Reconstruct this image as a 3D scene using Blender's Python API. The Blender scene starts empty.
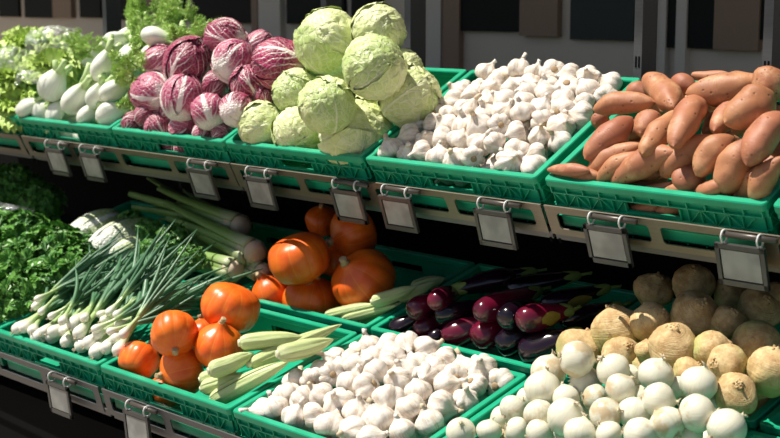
import bpy, math, random
import numpy as np
from mathutils import Vector, Matrix, noise
R0 = random.Random(7)
PI = math.pi
sc = bpy.context.scene
COL = sc.collection
W_PX, H_PX, F = 780.0, 438.0, 1379.588
Z0 = 1.15
# ------------------------------------------------------------------ camera
YAW, PITCH = 0.7783, 0.1597
CD = Vector((-math.sin(YAW)*math.cos(PITCH), math.cos(YAW)*math.cos(PITCH), -math.sin(PITCH)))
CR = Vector((math.cos(YAW), math.sin(YAW), 0)); CU = CR.cross(CD)
CAM = Vector((3.875, -2.6024, .4334+Z0))
cd = bpy.data.cameras.new('camera'); cam = bpy.data.objects.new('camera', cd); COL.objects.link(cam)
m = Matrix.Identity(4)
for i in range(3):
    m[i][0], m[i][1], m[i][2], m[i][3] = CR[i], CU[i], -CD[i], CAM[i]
cam.matrix_world = m
cd.sensor_width = 36; cd.lens = F/W_PX*36; cd.clip_start = .05; cd.clip_end = 200
cd.dof.use_dof = True; cd.dof.focus_distance = 3.45; cd.dof.aperture_fstop = 4.5
sc.camera = cam
# ------------------------------------------------------------------ tiers: origin, X across, S up the slope, N out of the slope
class Tier:
    def __init__(s, o, t, yaw=0.):
        rz = Matrix.Rotation(yaw, 3, 'Z'); s.o = Vector(o); s.X = rz @ Vector((1,0,0)); s.S = rz @ Vector((0,math.cos(t),math.sin(t))); s.N = rz @ Vector((0,-math.sin(t),math.cos(t)))
        s.rot = Matrix((s.X, s.S, s.N)).transposed(); s.tilt = t
    def w(s, x, y, n): return s.o + s.X*x + s.S*y + s.N*n
    def at(s, px, py, n=0.):
        v = CD + CR*((px-390)/F) - CU*((py-219)/F)
        t = ((s.o + s.N*n - CAM).dot(s.N))/v.dot(s.N)
        return CAM + v*t, t
    def loc(s, p):
        q = p - s.o; return q.dot(s.X), q.dot(s.S), q.dot(s.N)
U = Tier((0,0,Z0), .4728)
L = Tier((.5457,-.432,Z0-.6222), .2625, -.0119)
# ------------------------------------------------------------------ node materials
class NT:
    def __init__(s, name):
        s.m = bpy.data.materials.new(name); s.m.use_nodes = True; s.t = s.m.node_tree
        s.b = s.t.nodes['Principled BSDF']; s.out = s.t.nodes['Material Output']
    def n(s, kind, **kw):
        nd = s.t.nodes.new(kind)
        for k, v in kw.items(): setattr(nd, k, v)
        return nd
    def put(s, sock, v):
        if isinstance(v, bpy.types.NodeSocket): s.t.links.new(v, sock)
        elif isinstance(v, (tuple, list)): sock.default_value = (*v, 1) if len(v) == 3 and sock.type == 'RGBA' else v
        else: sock.default_value = v
    def math(s, op, a, b=0., c=None, clamp=False):
        nd = s.n('ShaderNodeMath', operation=op, use_clamp=clamp); s.put(nd.inputs[0], a); s.put(nd.inputs[1], b)
        if c is not None: s.put(nd.inputs[2], c)
        return nd.outputs[0]
    def mix(s, f, a, b):
        nd = s.n('ShaderNodeMix', data_type='RGBA'); s.put(nd.inputs[0], f); s.put(nd.inputs[6], a); s.put(nd.inputs[7], b); return nd.outputs[2]
    def step(s, v, lo, hi, a=0., b=1.):
        nd = s.n('ShaderNodeMapRange', interpolation_type='SMOOTHSTEP'); s.put(nd.inputs[0], v)
        for i, x in enumerate((lo, hi, a, b)): s.put(nd.inputs[i+1], x)
        return nd.outputs[0]
    def coord(s, which='Object', scale=(1,1,1)):
        c = s.n('ShaderNodeTexCoord').outputs[which]
        if scale == (1,1,1): return c
        mp = s.n('ShaderNodeMapping'); s.t.links.new(c, mp.inputs[0]); mp.inputs[3].default_value = scale; return mp.outputs[0]
    def uv(s, scale=(1,1,1)): return s.coord('UV', scale)
    def noise(s, vec, scale, detail=3., rough=.55):
        nd = s.n('ShaderNodeTexNoise'); s.put(nd.inputs['Vector'], vec); nd.inputs['Scale'].default_value = scale; nd.inputs['Detail'].default_value = detail; nd.inputs['Roughness'].default_value = rough
        return nd.outputs[0]
    def vor(s, vec, scale, feature='F1'):
        nd = s.n('ShaderNodeTexVoronoi', feature=feature); s.put(nd.inputs['Vector'], vec); nd.inputs['Scale'].default_value = scale; return nd.outputs['Distance']
    def rnd(s): return s.n('ShaderNodeObjectInfo').outputs['Random']
    def sep(s, v):
        nd = s.n('ShaderNodeSeparateXYZ'); s.t.links.new(v, nd.inputs[0]); return nd.outputs
    def bump(s, h, strength=.3, dist=.01):
        nd = s.n('ShaderNodeBump'); nd.inputs['Strength'].default_value = strength; nd.inputs['Distance'].default_value = dist
        s.t.links.new(h, nd.inputs['Height']); s.t.links.new(nd.outputs[0], s.b.inputs['Normal'])
    def done(s, col, rough=.5, **kw):
        s.put(s.b.inputs['Base Color'], col); s.put(s.b.inputs['Roughness'], rough)
        for k, v in kw.items(): s.put(s.b.inputs[k.replace('_', ' ')], v)
        return s.m
def shift(t, v, amt):
    nd = t.n('ShaderNodeVectorMath', operation='ADD'); t.t.links.new(v, nd.inputs[0])
    cb = t.n('ShaderNodeCombineXYZ'); t.put(cb.inputs[0], t.math('MULTIPLY', t.rnd(), amt)); t.t.links.new(cb.outputs[0], nd.inputs[1]); return nd.outputs[0]
M = {}
def plain(name, col, rough=.5, **kw): M[name] = NT(name).done(col, rough, **kw)
t = NT('green_plastic'); o = t.coord()
M['green'] = t.done(t.mix(t.step(t.noise(o, 9), .35, .7), (.004,.30,.155), (.008,.37,.20)), .38)
t.bump(t.noise(o, 240, 2), .08, .002)
t = NT('brushed_steel'); o = t.coord('Object', (3,60,60))
M['steel'] = t.done(t.mix(t.noise(o, 4), (.17,.145,.115), (.25,.22,.18)), .42, Metallic=.85)
t = NT('dark_steel'); o = t.coord('Object', (3,40,40)); M['dsteel'] = t.done(t.mix(t.noise(o, 5), (.10,.10,.105), (.16,.16,.17)), .45, Metallic=.6)
plain('black', (.004,.004,.004), .9, Specular_IOR_Level=.1); plain('tube', (.085,.073,.062), .4, Metallic=.3); plain('ring', (.62,.62,.60), .35)
plain('tagframe', (.075,.075,.073), .3, Metallic=.3)
t = NT('tag_insert'); o = t.coord(); M['insert'] = t.done(t.mix(t.step(t.noise(shift(t, o, 5), 14, 2), .35, .7), (.21,.215,.21), (.33,.335,.32)), .22)
plain('sticker', (.55,.6,.58), .5)
# papery white garlic
t = NT('garlic_skin'); o = t.uv((14,.8,1)); k = t.noise(shift(t, o, 30), 3, 4); ob = shift(t, t.coord('Object',(0.09,)*3), 9)
c = t.mix(t.step(k, .42, .72), (.73,.66,.57), (.53,.41,.34)); c = t.mix(t.step(t.noise(ob, 30, 4), .56, .72), c, (.62,.48,.33))
c = t.mix(t.step(t.noise(ob, 16, 2), .45, .6, 0, .75), c, (.78,.74,.68))
M['garlic'] = t.done(c, .55); t.b.inputs['Subsurface Weight'].default_value = .08; t.b.inputs['Subsurface Scale'].default_value = .006
t.bump(t.math('ADD', k, t.noise(ob, 70, 4)), .35, .003)
t = NT('dry_neck'); o = t.uv((30,2,1)); M['dry'] = t.done(t.mix(t.noise(shift(t,o,20), 3, 3), (.42,.30,.17), (.74,.64,.48)), .7)
plain('rootplate', (.36,.25,.14), .85)
# white onion
for nm_, pa_, pb_ in (('onion', .62, .76), ('onion_tan', .46, .62)):
  t = NT(nm_+'_skin'); uv = t.uv(); z = t.sep(uv)[1]; k = t.noise(shift(t, t.uv((26,.7,1)), 30), 2.5, 3); ob = shift(t, t.coord('Object',(0.1,)*3), 9)
  c = t.mix(t.step(k, .45, .75, 0, .6), (.70,.675,.55), (.56,.57,.37)); c = t.mix(t.step(z, .68, .97, 0, .6), c, (.58,.56,.30))
  c = t.mix(t.step(t.noise(ob, 9, 4), pa_, pb_, 0, .8), c, (.50,.36,.19)); c = t.mix(t.step(z, .12, .02, 0, .7), c, (.55,.45,.28))
  M[nm_] = t.done(c, .28); t.b.inputs['Subsurface Weight'].default_value = .1; t.b.inputs['Subsurface Scale'].default_value = .01
  t.bump(k, .2, .003)
# orange squash
t = NT('squash_skin'); ob = shift(t, t.coord('Object',(0.12,)*3), 9); k = t.noise(ob, 9, 4)
c = t.mix(t.step(k, .35, .7), (.72,.098,.008), (.85,.185,.012)); u = t.sep(t.uv())[0]
fr = t.math('ABSOLUTE', t.math('SUBTRACT', t.math('FRACT', t.math('MULTIPLY', u, 11)), .5))
c = t.mix(t.step(fr, .42, .5, 0, .5), c, (.80,.25,.04)); c = t.mix(t.step(t.noise(ob, 55, 3), .68, .76, 0, .7), c, (.30,.16,.06))
M['squash'] = t.done(c, .36); t.bump(t.noise(ob, 40, 4), .12, .004)
t = NT('cork_stem'); ob = t.coord('Object',(0.1,)*3); M['cork'] = t.done(t.mix(t.noise(ob, 60, 4), (.28,.17,.07), (.62,.48,.28)), .8); t.bump(t.noise(ob, 120), .6, .004)
# sweet potato
t = NT('sweet_potato_skin'); ob = shift(t, t.coord(), 9); k = t.noise(ob, 11, 5, .6)
c = t.mix(t.step(k, .3, .7), (.33,.125,.055), (.50,.235,.11)); c = t.mix(t.step(t.rnd(), 0, 1, 0, .5), c, (.36,.11,.068))
c = t.mix(t.step(t.noise(ob, 22, 5, .65), .55, .70, 0, .7), c, (.56,.32,.17)); c = t.mix(t.step(t.noise(ob, 30, 5, .65), .44, .30, 0, .6), c, (.24,.085,.045))
st = t.noise(shift(t, t.uv((2,26,1)), 9), 3, 3); c = t.mix(t.step(st, .63, .74, 0, .45), c, (.22,.09,.05))
vr = t.vor(ob, 52); c = t.mix(t.step(vr, .17, .07, 0, .8), c, (.13,.055,.03))
M['spud'] = t.done(c, .55); t.bump(t.math('ADD', t.math('MULTIPLY', st, .6), t.step(vr, .22, .02, 1, 0)), .4, .003)
# eggplant
for nm_, ca_, cb_ in (('aubergine', (.005,.002,.005), (.014,.003,.010)), ('aubergine_red', (.125,.005,.022), (.055,.004,.014))):
    t = NT(nm_); ob = shift(t, t.coord('Object',(0.06,)*3), 9); M[nm_] = t.done(t.mix(t.step(t.noise(ob, 8, 2), .4, .7), ca_, cb_), .17, Coat_Weight=.35, Coat_Roughness=.1)
t = NT('eggplant_scar'); ob = t.coord('Object',(0.08,)*3); M['scar'] = t.done(t.mix(t.noise(ob, 60, 4), (.16,.10,.01), (.36,.27,.03)), .6)
t = NT('calyx'); ob = t.coord('Object',(0.08,)*3); M['calyx'] = t.done(t.mix(t.noise(ob, 50, 3), (.10,.18,.03), (.28,.34,.08)), .55)
# rutabaga
t = NT('rutabaga_skin'); ob = shift(t, t.coord('Object',(0.1,)*3), 9); z = t.sep(t.uv())[1]; k = t.noise(ob, 18, 6, .7)
c = t.mix(t.step(k, .35, .68), (.44,.27,.11), (.68,.51,.26)); g = t.math('MULTIPLY', t.step(z, .62, .3), t.step(t.noise(ob, 8, 2), .35, .6))
c = t.mix(t.math('MULTIPLY', g, .75), c, (.36,.40,.12)); c = t.mix(t.step(t.noise(ob, 21, 5, .72), .58, .72, 0, .75), c, (.20,.10,.04))
rg = t.noise(shift(t, t.uv((1,26,1)), 9), 2.2, 3); c = t.mix(t.step(rg, .60, .70, 0, .5), c, (.22,.12,.05))
M['swede'] = t.done(c, .7); t.bump(t.math('ADD', rg, t.noise(ob, 50, 5, .7)), .55, .004)
# veined leaves
def leafmat(name, ca, cb, vein, ribw, white=0., sharp=.36, net=0., rough=.45, bmp=.5, netscale=60, sv=7.):
    t = NT(name); uv = t.uv(); x, y, _ = t.sep(uv); ob = shift(t, t.coord('Object',(0.09,)*3), 9)
    av = t.math('ABSOLUTE', t.math('MULTIPLY_ADD', x, 2, -1)); wob = t.math('MULTIPLY', t.math('SUBTRACT', t.noise(ob, 16, 3), .5), .30)
    rw = t.math('MULTIPLY', t.math('SUBTRACT', 1.06, y), ribw)
    rib = t.step(t.math('SUBTRACT', av, rw), .03, -.03)
    ph = t.math('ADD', t.math('SUBTRACT', y, t.math('MULTIPLY', av, .62)), wob)
    tri = t.math('ABSOLUTE', t.math('SUBTRACT', t.math('FRACT', t.math('MULTIPLY', ph, sv)), .5))
    wid = t.math('MULTIPLY', t.math('SUBTRACT', 1.15, av), .5 - sharp)
    side = t.step(t.math('SUBTRACT', tri, t.math('SUBTRACT', .5, wid)), -.05, .03)
    v = t.math('MAXIMUM', rib, t.math('MULTIPLY', side, t.step(t.noise(ob, 9, 2), .3, .62, .12, .85)))
    ve = t.vor(ob, netscale, 'DISTANCE_TO_EDGE'); nv = t.step(ve, .09, .015)
    if net: v = t.math('MAXIMUM', v, t.math('MULTIPLY', nv, net))
    if white: v = t.math('MAXIMUM', v, t.step(t.math('ADD', y, wob), white, white*.35))
    c = t.mix(t.step(t.noise(ob, 14, 3), .35, .7), ca, cb)
    M[name] = t.done(t.mix(v, c, vein), rough)
    t.bump(t.math('ADD', t.math('MULTIPLY', v, .7), t.math('ADD', t.math('MULTIPLY', t.noise(ob, 40, 4), .8), t.step(ve, 0, .25, 0, .6))), bmp, .006)
leafmat('cabbage', (.42,.56,.17), (.62,.72,.32), (.78,.82,.54), .07, 0, .43, .40, .42, .6, 42, 6.)
leafmat('cabbage_pale', (.58,.66,.27), (.74,.78,.42), (.82,.84,.60), .08, 0, .43, .40, .42, .6, 38, 6.)
leafmat('radicchio', (.19,.006,.042), (.37,.02,.095), (.86,.72,.70), .15, .31, .385, .18, .38, .45, 60, 5.)
leafmat('radicchio_pale', (.36,.03,.11), (.48,.08,.17), (.84,.76,.72), .24, .30, .34, .3, .4, .45, 60, 5.)
leafmat('napa', (.33,.45,.12), (.50,.58,.25), (.80,.82,.72), .30, .75, .40, .3, .4, .6, 50, 7.)
t = NT('lettuce_leaf'); uv = t.uv(); y = t.sep(uv)[1]; ob = t.coord()
M['lettuce'] = t.done(t.mix(t.step(y, .2, .95), (.80,.86,.52), t.mix(t.noise(ob, 30), (.42,.62,.10), (.62,.78,.24))), .45); t.bump(t.noise(ob, 60, 3), .4, .004)
t = NT('herb_leaf'); ob = t.coord(); c = t.mix(t.step(t.noise(ob, 45, 2), .35, .65), (.035,.16,.018), (.16,.37,.06))
M['herb'] = t.done(c, .42); M['herb_stem'] = NT('herb_stem').done((.16,.30,.07), .5)
t = NT('scallion_leaf'); y = t.sep(t.uv())[1]; c = t.mix(t.noise(t.uv((18,.6,1)), 3, 2), (.04,.13,.06), (.095,.22,.105))
M['scallion'] = t.done(t.mix(t.step(y, .22, .02), c, (.36,.50,.20)), .42)
t = NT('scallion_bulb'); y = t.sep(t.uv())[1]; M['scbulb'] = t.done(t.mix(t.step(y, .34, .8), (.80,.78,.68), (.40,.54,.22)), .3)
t = NT('fennel_bulb'); y = t.sep(t.uv())[1]; k = t.noise(shift(t, t.uv((22,.6,1)), 20), 2.5, 3)
M['fennel'] = t.done(t.mix(t.step(y, .6, 1.), t.mix(t.step(k, .4, .75), (.84,.85,.76), (.68,.74,.54)), (.56,.70,.34)), .35); t.bump(k, .2, .004)
plain('fennel_stalk', (.50,.66,.30), .4); plain('frond', (.44,.63,.17), .5); plain('cutend', (.66,.58,.38), .7)
t = NT('corn_husk'); k = t.noise(shift(t, t.uv((20,.5,1)), 20), 4, 3); z = t.sep(t.uv())[1]
c = t.mix(t.step(k, .35, .68), (.46,.58,.20), (.70,.74,.42)); M['husk'] = t.done(t.mix(t.step(z, .3, .0, 0, .35), c, (.70,.73,.46)), .45); t.bump(k, .5, .004)
plain('shank', (.66,.66,.44), .7)
t = NT('celery_stalk'); k = t.noise(t.uv((16,.5,1)), 4, 2); z = t.sep(t.uv())[1]
M['celery'] = t.done(t.mix(t.step(z, .28, .0), t.mix(k, (.13,.25,.04), (.26,.40,.10)), (.40,.45,.24)), .38); t.bump(k, .35, .004)
# clear bag
t = NT('clear_bag'); t.m.blend_method = 'BLEND' if hasattr(t.m, 'blend_method') else None
gl = t.n('ShaderNodeBsdfGlossy'); gl.inputs['Roughness'].default_value = .12; df = t.n('ShaderNodeBsdfDiffuse'); df.inputs[0].default_value = (.85,.9,.88,1); tr = t.n('ShaderNodeBsdfTransparent')
bp = t.n('ShaderNodeBump'); bp.inputs['Strength'].default_value = .9; bp.inputs['Distance'].default_value = .02; t.t.links.new(t.noise(t.coord(), 34, 4), bp.inputs['Height'])
for s_ in (gl, df): t.t.links.new(bp.outputs[0], s_.inputs['Normal'])
m1 = t.n('ShaderNodeMixShader'); m1.inputs[0].default_value = .5; t.t.links.new(df.outputs[0], m1.inputs[1]); t.t.links.new(gl.outputs[0], m1.inputs[2])
m2 = t.n('ShaderNodeMixShader'); t.t.links.new(t.step(t.noise(t.coord(), 26, 4), .35, .75, .12, .62), m2.inputs[0]); t.t.links.new(tr.outputs[0], m2.inputs[1]); t.t.links.new(m1.outputs[0], m2.inputs[2])
t.t.links.new(m2.outputs[0], t.out.inputs[0]); M['bag'] = t.m
# setting
t = NT('pavement'); o = t.coord(); M['pave'] = t.done(t.mix(t.noise(o, 6, 5), (.22,.19,.15), (.30,.26,.21)), .85)
t = NT('shop_wall'); o = t.coord('Object', (1,1,.15)); M['wall'] = t.done(t.mix(t.noise(o, 1.2, 2), (.54,.45,.35), (.62,.53,.42)), .5)
plain('wall_brown', (.26,.17,.11), .6); plain('wall_pale', (.58,.52,.44), .6)
plain('dark_glass', (.012,.013,.011), .6, Specular_IOR_Level=.15); plain('green_glass', (.045,.05,.045), .6, Specular_IOR_Level=.15); plain('soffit', (.30,.28,.25), .8)
# ------------------------------------------------------------------ meshes
class MB:
    def __init__(s): s.v = []; s.f = []; s.uv = []
    def grid(s, rows, closed=True, uvs=None, cap0=True, cap1=True):
        """rows of points, lofted; rows run 0..1 in v, points run 0..1 in u"""
        b = len(s.v); n = len(rows[0]); k = len(rows)
        for r in rows: s.v += [tuple(p) for p in r]
        for j in range(k-1):
            for i in range(n if closed else n-1):
                i2 = (i+1) % n
                s.f.append((b+j*n+i, b+j*n+i2, b+(j+1)*n+i2, b+(j+1)*n+i))
                u0, u1 = (i/n, (i+1)/n) if closed else (i/(n-1), (i+1)/(n-1))
                s.uv += [(u0, j/(k-1)), (u1, j/(k-1)), (u1, (j+1)/(k-1)), (u0, (j+1)/(k-1))]
        if closed and cap0: s.f.append(tuple(b+i for i in reversed(range(n)))); s.uv += [(i/n, 0.) for i in reversed(range(n))]
        if closed and cap1: s.f.append(tuple(b+(k-1)*n+i for i in range(n))); s.uv += [(i/n, 1.) for i in range(n)]
        return s
    def box(s, a, b):
        (x0,y0,z0),(x1,y1,z1) = a, b; q = len(s.v)
        s.v += [(x0,y0,z0),(x1,y0,z0),(x1,y1,z0),(x0,y1,z0),(x0,y0,z1),(x1,y0,z1),(x1,y1,z1),(x0,y1,z1)]
        for f in ((0,3,2,1),(4,5,6,7),(0,1,5,4),(1,2,6,5),(2,3,7,6),(3,0,4,7)): s.f.append(tuple(q+i for i in f)); s.uv += [(0,0),(1,0),(1,1),(0,1)]
        return s
    def prism(s, pts, axis, a, b):
        """polygon pts (2D) extruded along axis 0/1/2 between a and b"""
        q = len(s.v); n = len(pts)
        for h in (a, b):
            for (c, d) in pts:
                p = [c, d]; p.insert(axis, h); s.v.append(tuple(p))
        s.f.append(tuple(q+i for i in range(n))); s.f.append(tuple(q+n+i for i in reversed(range(n)))); s.uv += [(0,0)]*(2*n)
        for i in range(n): j = (i+1) % n; s.f.append((q+j, q+i, q+n+i, q+n+j)); s.uv += [(0,0)]*4
        return s
    def tube(s, pts, rad, n=8, cap=True):
        pts = [Vector(p) for p in pts]; rows = []; ref = None
        for i, p in enumerate(pts):
            d = (pts[min(i+1, len(pts)-1)] - pts[max(i-1, 0)]).normalized()
            if ref is None: ref = d.orthogonal().normalized()
            ref = (ref - d*ref.dot(d)).normalized(); bi = d.cross(ref); r = rad[i] if isinstance(rad, (list, tuple)) else rad
            rows.append([p + (ref*math.cos(2*PI*a/n) + bi*math.sin(2*PI*a/n))*r for a in range(n)])
        return s.grid(rows, True, cap0=cap, cap1=cap)
    def blob(s, fn, nu=24, nv=16):
        rows = [[fn(2*PI*i/nu, j/nv) for i in range(nu)] for j in range(nv+1)]
        return s.grid(rows, True, cap0=True, cap1=True)
    def mesh(s, name, mat, smooth=True):
        me = bpy.data.meshes.new(name); me.from_pydata(s.v, [], s.f)
        ul = me.uv_layers.new(name='UVMap'); ul.data.foreach_set('uv', [c for p in s.uv for c in p])
        if smooth: me.polygons.foreach_set('use_smooth', [True]*len(me.polygons))
        me.materials.append(M[mat]); me.validate(); me.update()
        return me
def tag(o, label, cat, group=None):
    o['label'] = label; o['category'] = cat
    if group: o['group'] = group
def link(name, data, parent=None):
    o = bpy.data.objects.new(name, data); COL.objects.link(o)
    if parent: o.parent = parent
    return o
def thing(name, parts, label, cat, group, mat4):
    """parts: [(name, mesh[, subparts])] under an Empty, or a single mesh"""
    if len(parts) == 1 and len(parts[0]) == 2 and parts[0][0] == name:
        o = link(name, parts[0][1])
    else:
        o = link(name, None); o.empty_display_size = .02
        for p in parts:
            c = link(p[0], p[1], o)
            if len(p) > 2:
                for q in p[2]: link(q[0], q[1], c)
    o.matrix_world = mat4; tag(o, label, cat, group); return o
def nz(p, sc_, seed=0.): return noise.noise(Vector(p)*sc_ + Vector((seed*7.3, seed*3.1, seed*5.7)))
def interp(ctrl, t):
    """Catmull-Rom through ctrl"""
    n = len(ctrl)-1; x = min(max(t*n, 0), n-1e-6); i = int(x); f = x-i
    p = [ctrl[min(max(i+k, 0), n)] for k in (-1,0,1,2)]
    return tuple(.5*((2*p[1][k]) + (-p[0][k]+p[2][k])*f + (2*p[0][k]-5*p[1][k]+4*p[2][k]-p[3][k])*f*f + (-p[0][k]+3*p[1][k]-3*p[2][k]+p[3][k])*f**3) for k in range(len(ctrl[0])))
def axis_rot(ang, tow, spin=0.):
    """rotation whose local +z shows in the picture at ang degrees (0 right, 90 up), leaning tow degrees to the viewer"""
    a, w = math.radians(ang), math.radians(tow)
    z = (CR*math.cos(a) + CU*math.sin(a))*math.cos(w) - CD*math.sin(w)
    x = z.orthogonal().normalized(); x = Matrix.Rotation(spin, 3, z) @ x; y = z.cross(x)
    return Matrix((x, y, z)).transposed()
def M4(loc, rot, scale=1.):
    s_ = scale if isinstance(scale, (tuple, list)) else (scale,)*3
    return Matrix.Translation(loc) @ rot.to_4x4() @ Matrix.Diagonal((*s_, 1))
# ---- vegetables, unit radius unless noted
def garlic_v(seed):
    r = random.Random(seed); k = r.choice((5,6,7,8)); ph = r.random()*6; bx, by = r.uniform(-.25,.25), r.uniform(-.25,.25)
    prof = [(.0,-.58),(.40,-.66),(.80,-.55),(1.02,-.16),(.99,.20),(.80,.50),(.46,.70),(.25,.88),(.18,1.02)]
    amps = [r.uniform(.6,1.3) for _ in range(k)]
    def fn(a, t):
        x, z = interp(prof, t); w = math.sin(PI*min(t/.92,1))**.7
        q = (a*k/(2*PI)+ph) % k; i = int(q); f = abs(q-i-.5)*2
        x *= 1 - .22*w*f**3*amps[i] + .10*w*(amps[i]-1); z += .06*w*(amps[i]-1)
        x *= 1 + .10*nz((math.cos(a),math.sin(a),z), 1.3, seed); b = max(0,t-.62)**1.3
        return (x*math.cos(a)+bx*b*2, x*math.sin(a)+by*b*2, z + .05*nz((math.cos(a),math.sin(a),z), 2, seed+5))
    b = MB().blob(fn, 36, 18).mesh('bulb', 'garlic')
    e = fn(0,1); cx, cy = bx*2*.38**1.3, by*2*.38**1.3; h = r.uniform(.12,.5)
    nk = MB().tube([(cx*.9,cy*.9,1.02),(cx*1.2,cy*1.2,1.0+h*.5),(cx*1.5+bx*h,cy*1.5+by*h,1.02+h)], [.20,.16,.15+.05*r.random()], 10).mesh('neck', 'dry' if r.random() < .5 else 'garlic')
    rp = MB().blob(lambda a, t: (.26*math.sin(PI*t)*math.cos(a), .26*math.sin(PI*t)*math.sin(a), -.67-.07*math.cos(PI*t)*1.2), 12, 6).mesh('root_plate', 'rootplate')
    return [('bulb', b), ('neck', nk), ('root_plate', rp)]
def onion_v(seed, mt='onion'):
    r = random.Random(seed); fl = r.uniform(.88,1.02)
    prof = [(0,-.93),(.30,-.92),(.72,-.70),(.98,-.18),(.97,.25),(.72,.68),(.38,.90),(.16,1.02),(.10,1.12)]
    def fn(a, t):
        x, z = interp(prof, t); n_ = nz((math.cos(a)*x, math.sin(a)*x, z), .9, seed); return (x*math.cos(a)*(1+.05*n_), x*math.sin(a)*(1+.05*n_), z*fl)
    b = MB().blob(fn, 32, 20).mesh('bulb', mt)
    nk = MB()
    for i in range(5):
        a = r.random()*6.3; q = r.uniform(.1,.34); nk.tube([(0,0,1.0*fl),(q*.3*math.cos(a),q*.3*math.sin(a),1.0*fl+q*.6),(q*math.cos(a),q*math.sin(a),fl+q)], [.10,.07,.01], 6)
    rt = MB()
    for i in range(34):
        a = r.random()*6.3; q = r.uniform(.08,.4); rt.tube([(.06*math.cos(a),.06*math.sin(a),-.9*fl),(q*math.cos(a),q*math.sin(a),-.95*fl-r.uniform(.02,.16))], [.02,.01], 4)
    return [('bulb', b), ('neck', nk.mesh('neck', 'dry')), ('root_tuft', rt.mesh('root_tuft', 'dry'))]
def squash_v(seed, tall=1.):
    r = random.Random(seed); k = 11
    prof = [(0,-.80),(.36,-.82),(.80,-.58),(1.,-.08),(.94,.34),(.68,.66),(.36,.86),(.20,1.02),(.15,1.10)] if tall >= 1 else [(0,-.80),(.36,-.83),(.80,-.62),(1.,-.10),(.97,.36),(.76,.70),(.42,.88),(.20,.97),(.15,1.03)]
    def fn(a, t):
        x, z = interp(prof, t); rib = 1 - .035*math.sin(PI*t)*(abs(math.cos(a*k/2)))**6
        n_ = nz((math.cos(a)*x, math.sin(a)*x, z), 1.1, seed)*.06; x *= rib*(1+n_); return (x*math.cos(a), x*math.sin(a), z*tall)
    b = MB().blob(fn, 66, 26).mesh('body', 'squash'); h = r.uniform(.14,.24); q = r.uniform(-.1,.1)
    st = MB().tube([(0,0,1.04*tall),(q*.4,0,1.04*tall+h*.5),(q,.03,1.04*tall+h),(q*1.1,.03,1.05*tall+h)], [.17,.11,.13,.09], 10).mesh('stem', 'cork')
    return [('body', b), ('stem', st)]
def swede_v(seed):
    r = random.Random(seed); el = r.uniform(.9,1.12)
    prof = [(0,-1.02),(.16,-.99),(.55,-.82),(.93,-.32),(1.,.15),(.84,.55),(.52,.78),(.30,.90),(.22,.97)]
    def fn(a, t):
        x, z = interp(prof, t); p = (math.cos(a)*x, math.sin(a)*x, z)
        k = 1 + .15*nz(p, 1.2, seed) + .05*nz(p, 4.5, seed) + .02*nz(p, 11, seed); return (p[0]*k, p[1]*k, z*el*(1+.08*nz(p, 1.5, seed+3)))
    b = MB().blob(fn, 36, 24).mesh('root', 'swede'); cr = MB()
    for i in range(9):
        a = i*2.4; q = .05+.024*i; h = r.uniform(.04,.14); cr.tube([(q*math.cos(a),q*math.sin(a),.84*el),(q*1.1*math.cos(a),q*1.1*math.sin(a),.90*el+h)], [.09,.055], 6)
    return [('root', b), ('crown', cr.mesh('crown', 'swede'))]
def sheet_uv(mb, rows): return mb.grid(rows, False)
def wrap_leaf(r, R, yaw, base, top, wmax, off, ruff, seed, nu=30, nv=26, tuck=.05, wr=.02, wrs=5.):
    """a leaf lying round a ball: u runs from latitude base to top along meridian yaw, v across it"""
    mer = Vector((math.cos(yaw), math.sin(yaw), 0)); side = Vector((-math.sin(yaw), math.cos(yaw), 0)); rows = []
    for j in range(nu+1):
        u = j/nu; ph = math.radians(base + (top-base)*u); c = mer*math.cos(ph) + Vector((0,0,1))*math.sin(ph)
        w = wmax*(math.sin(PI*(.12+.80*u))**.65); row = []
        for i in range(nv+1):
            v = 2*i/nv-1; b = v*w*(1+.07*noise.noise(Vector((u*6,seed,v*2)))); d = c*math.cos(b) + side*math.sin(b)
            e = max(abs(v)**4, u**9)
            k = 1 + off - tuck*e + ruff*e*math.sin(9*v+13*u+seed) + wr*nz(d, wrs, seed) + wr*.9*(abs(nz(d, wrs*1.7, seed))-.25) + wr*.4*nz(d, wrs*3.4, seed)
            row.append(d*R*k)
        rows.append(row)
    return rows
def cabbage_v(seed, mats=('cabbage','cabbage_pale'), n=8, ruff=.035, wr=.055, el=.94, off=.035, bs=-85, veinw=1.15):
    r = random.Random(seed)
    core = MB().blob(lambda a, t: tuple(Vector((math.sin(PI*t)*math.cos(a), math.sin(PI*t)*math.sin(a), -math.cos(PI*t)*el))*(.97+.03*nz((math.cos(a)*math.sin(PI*t),math.sin(a)*math.sin(PI*t),math.cos(PI*t)), 4, seed))), 28, 18).mesh('head', mats[0])
    ps = [('head', core)]
    for i in range(n):
        rows = wrap_leaf(r, 1., i*2.4+r.uniform(-.3,.3), bs, r.uniform(75,135)-i*6, r.uniform(.85,1.1)*veinw/1.15, .015+off*i/2.2, ruff, seed*3+i, wr=wr, tuck=.05-.085*max(0,i-n+4)/3)
        rows = [[Vector((p.x,p.y,p.z*el)) for p in q] for q in rows]
        ps.append(('wrapper_leaf', sheet_uv(MB(), rows).mesh('wrapper_leaf', mats[1] if r.random() < .45 else mats[0])))
    st = MB().tube([(0,0,-.9*el),(0,0,-1.08*el)], [.2,.18], 12).mesh('stump', 'cutend'); ps.append(('stump', st))
    return ps
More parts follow.
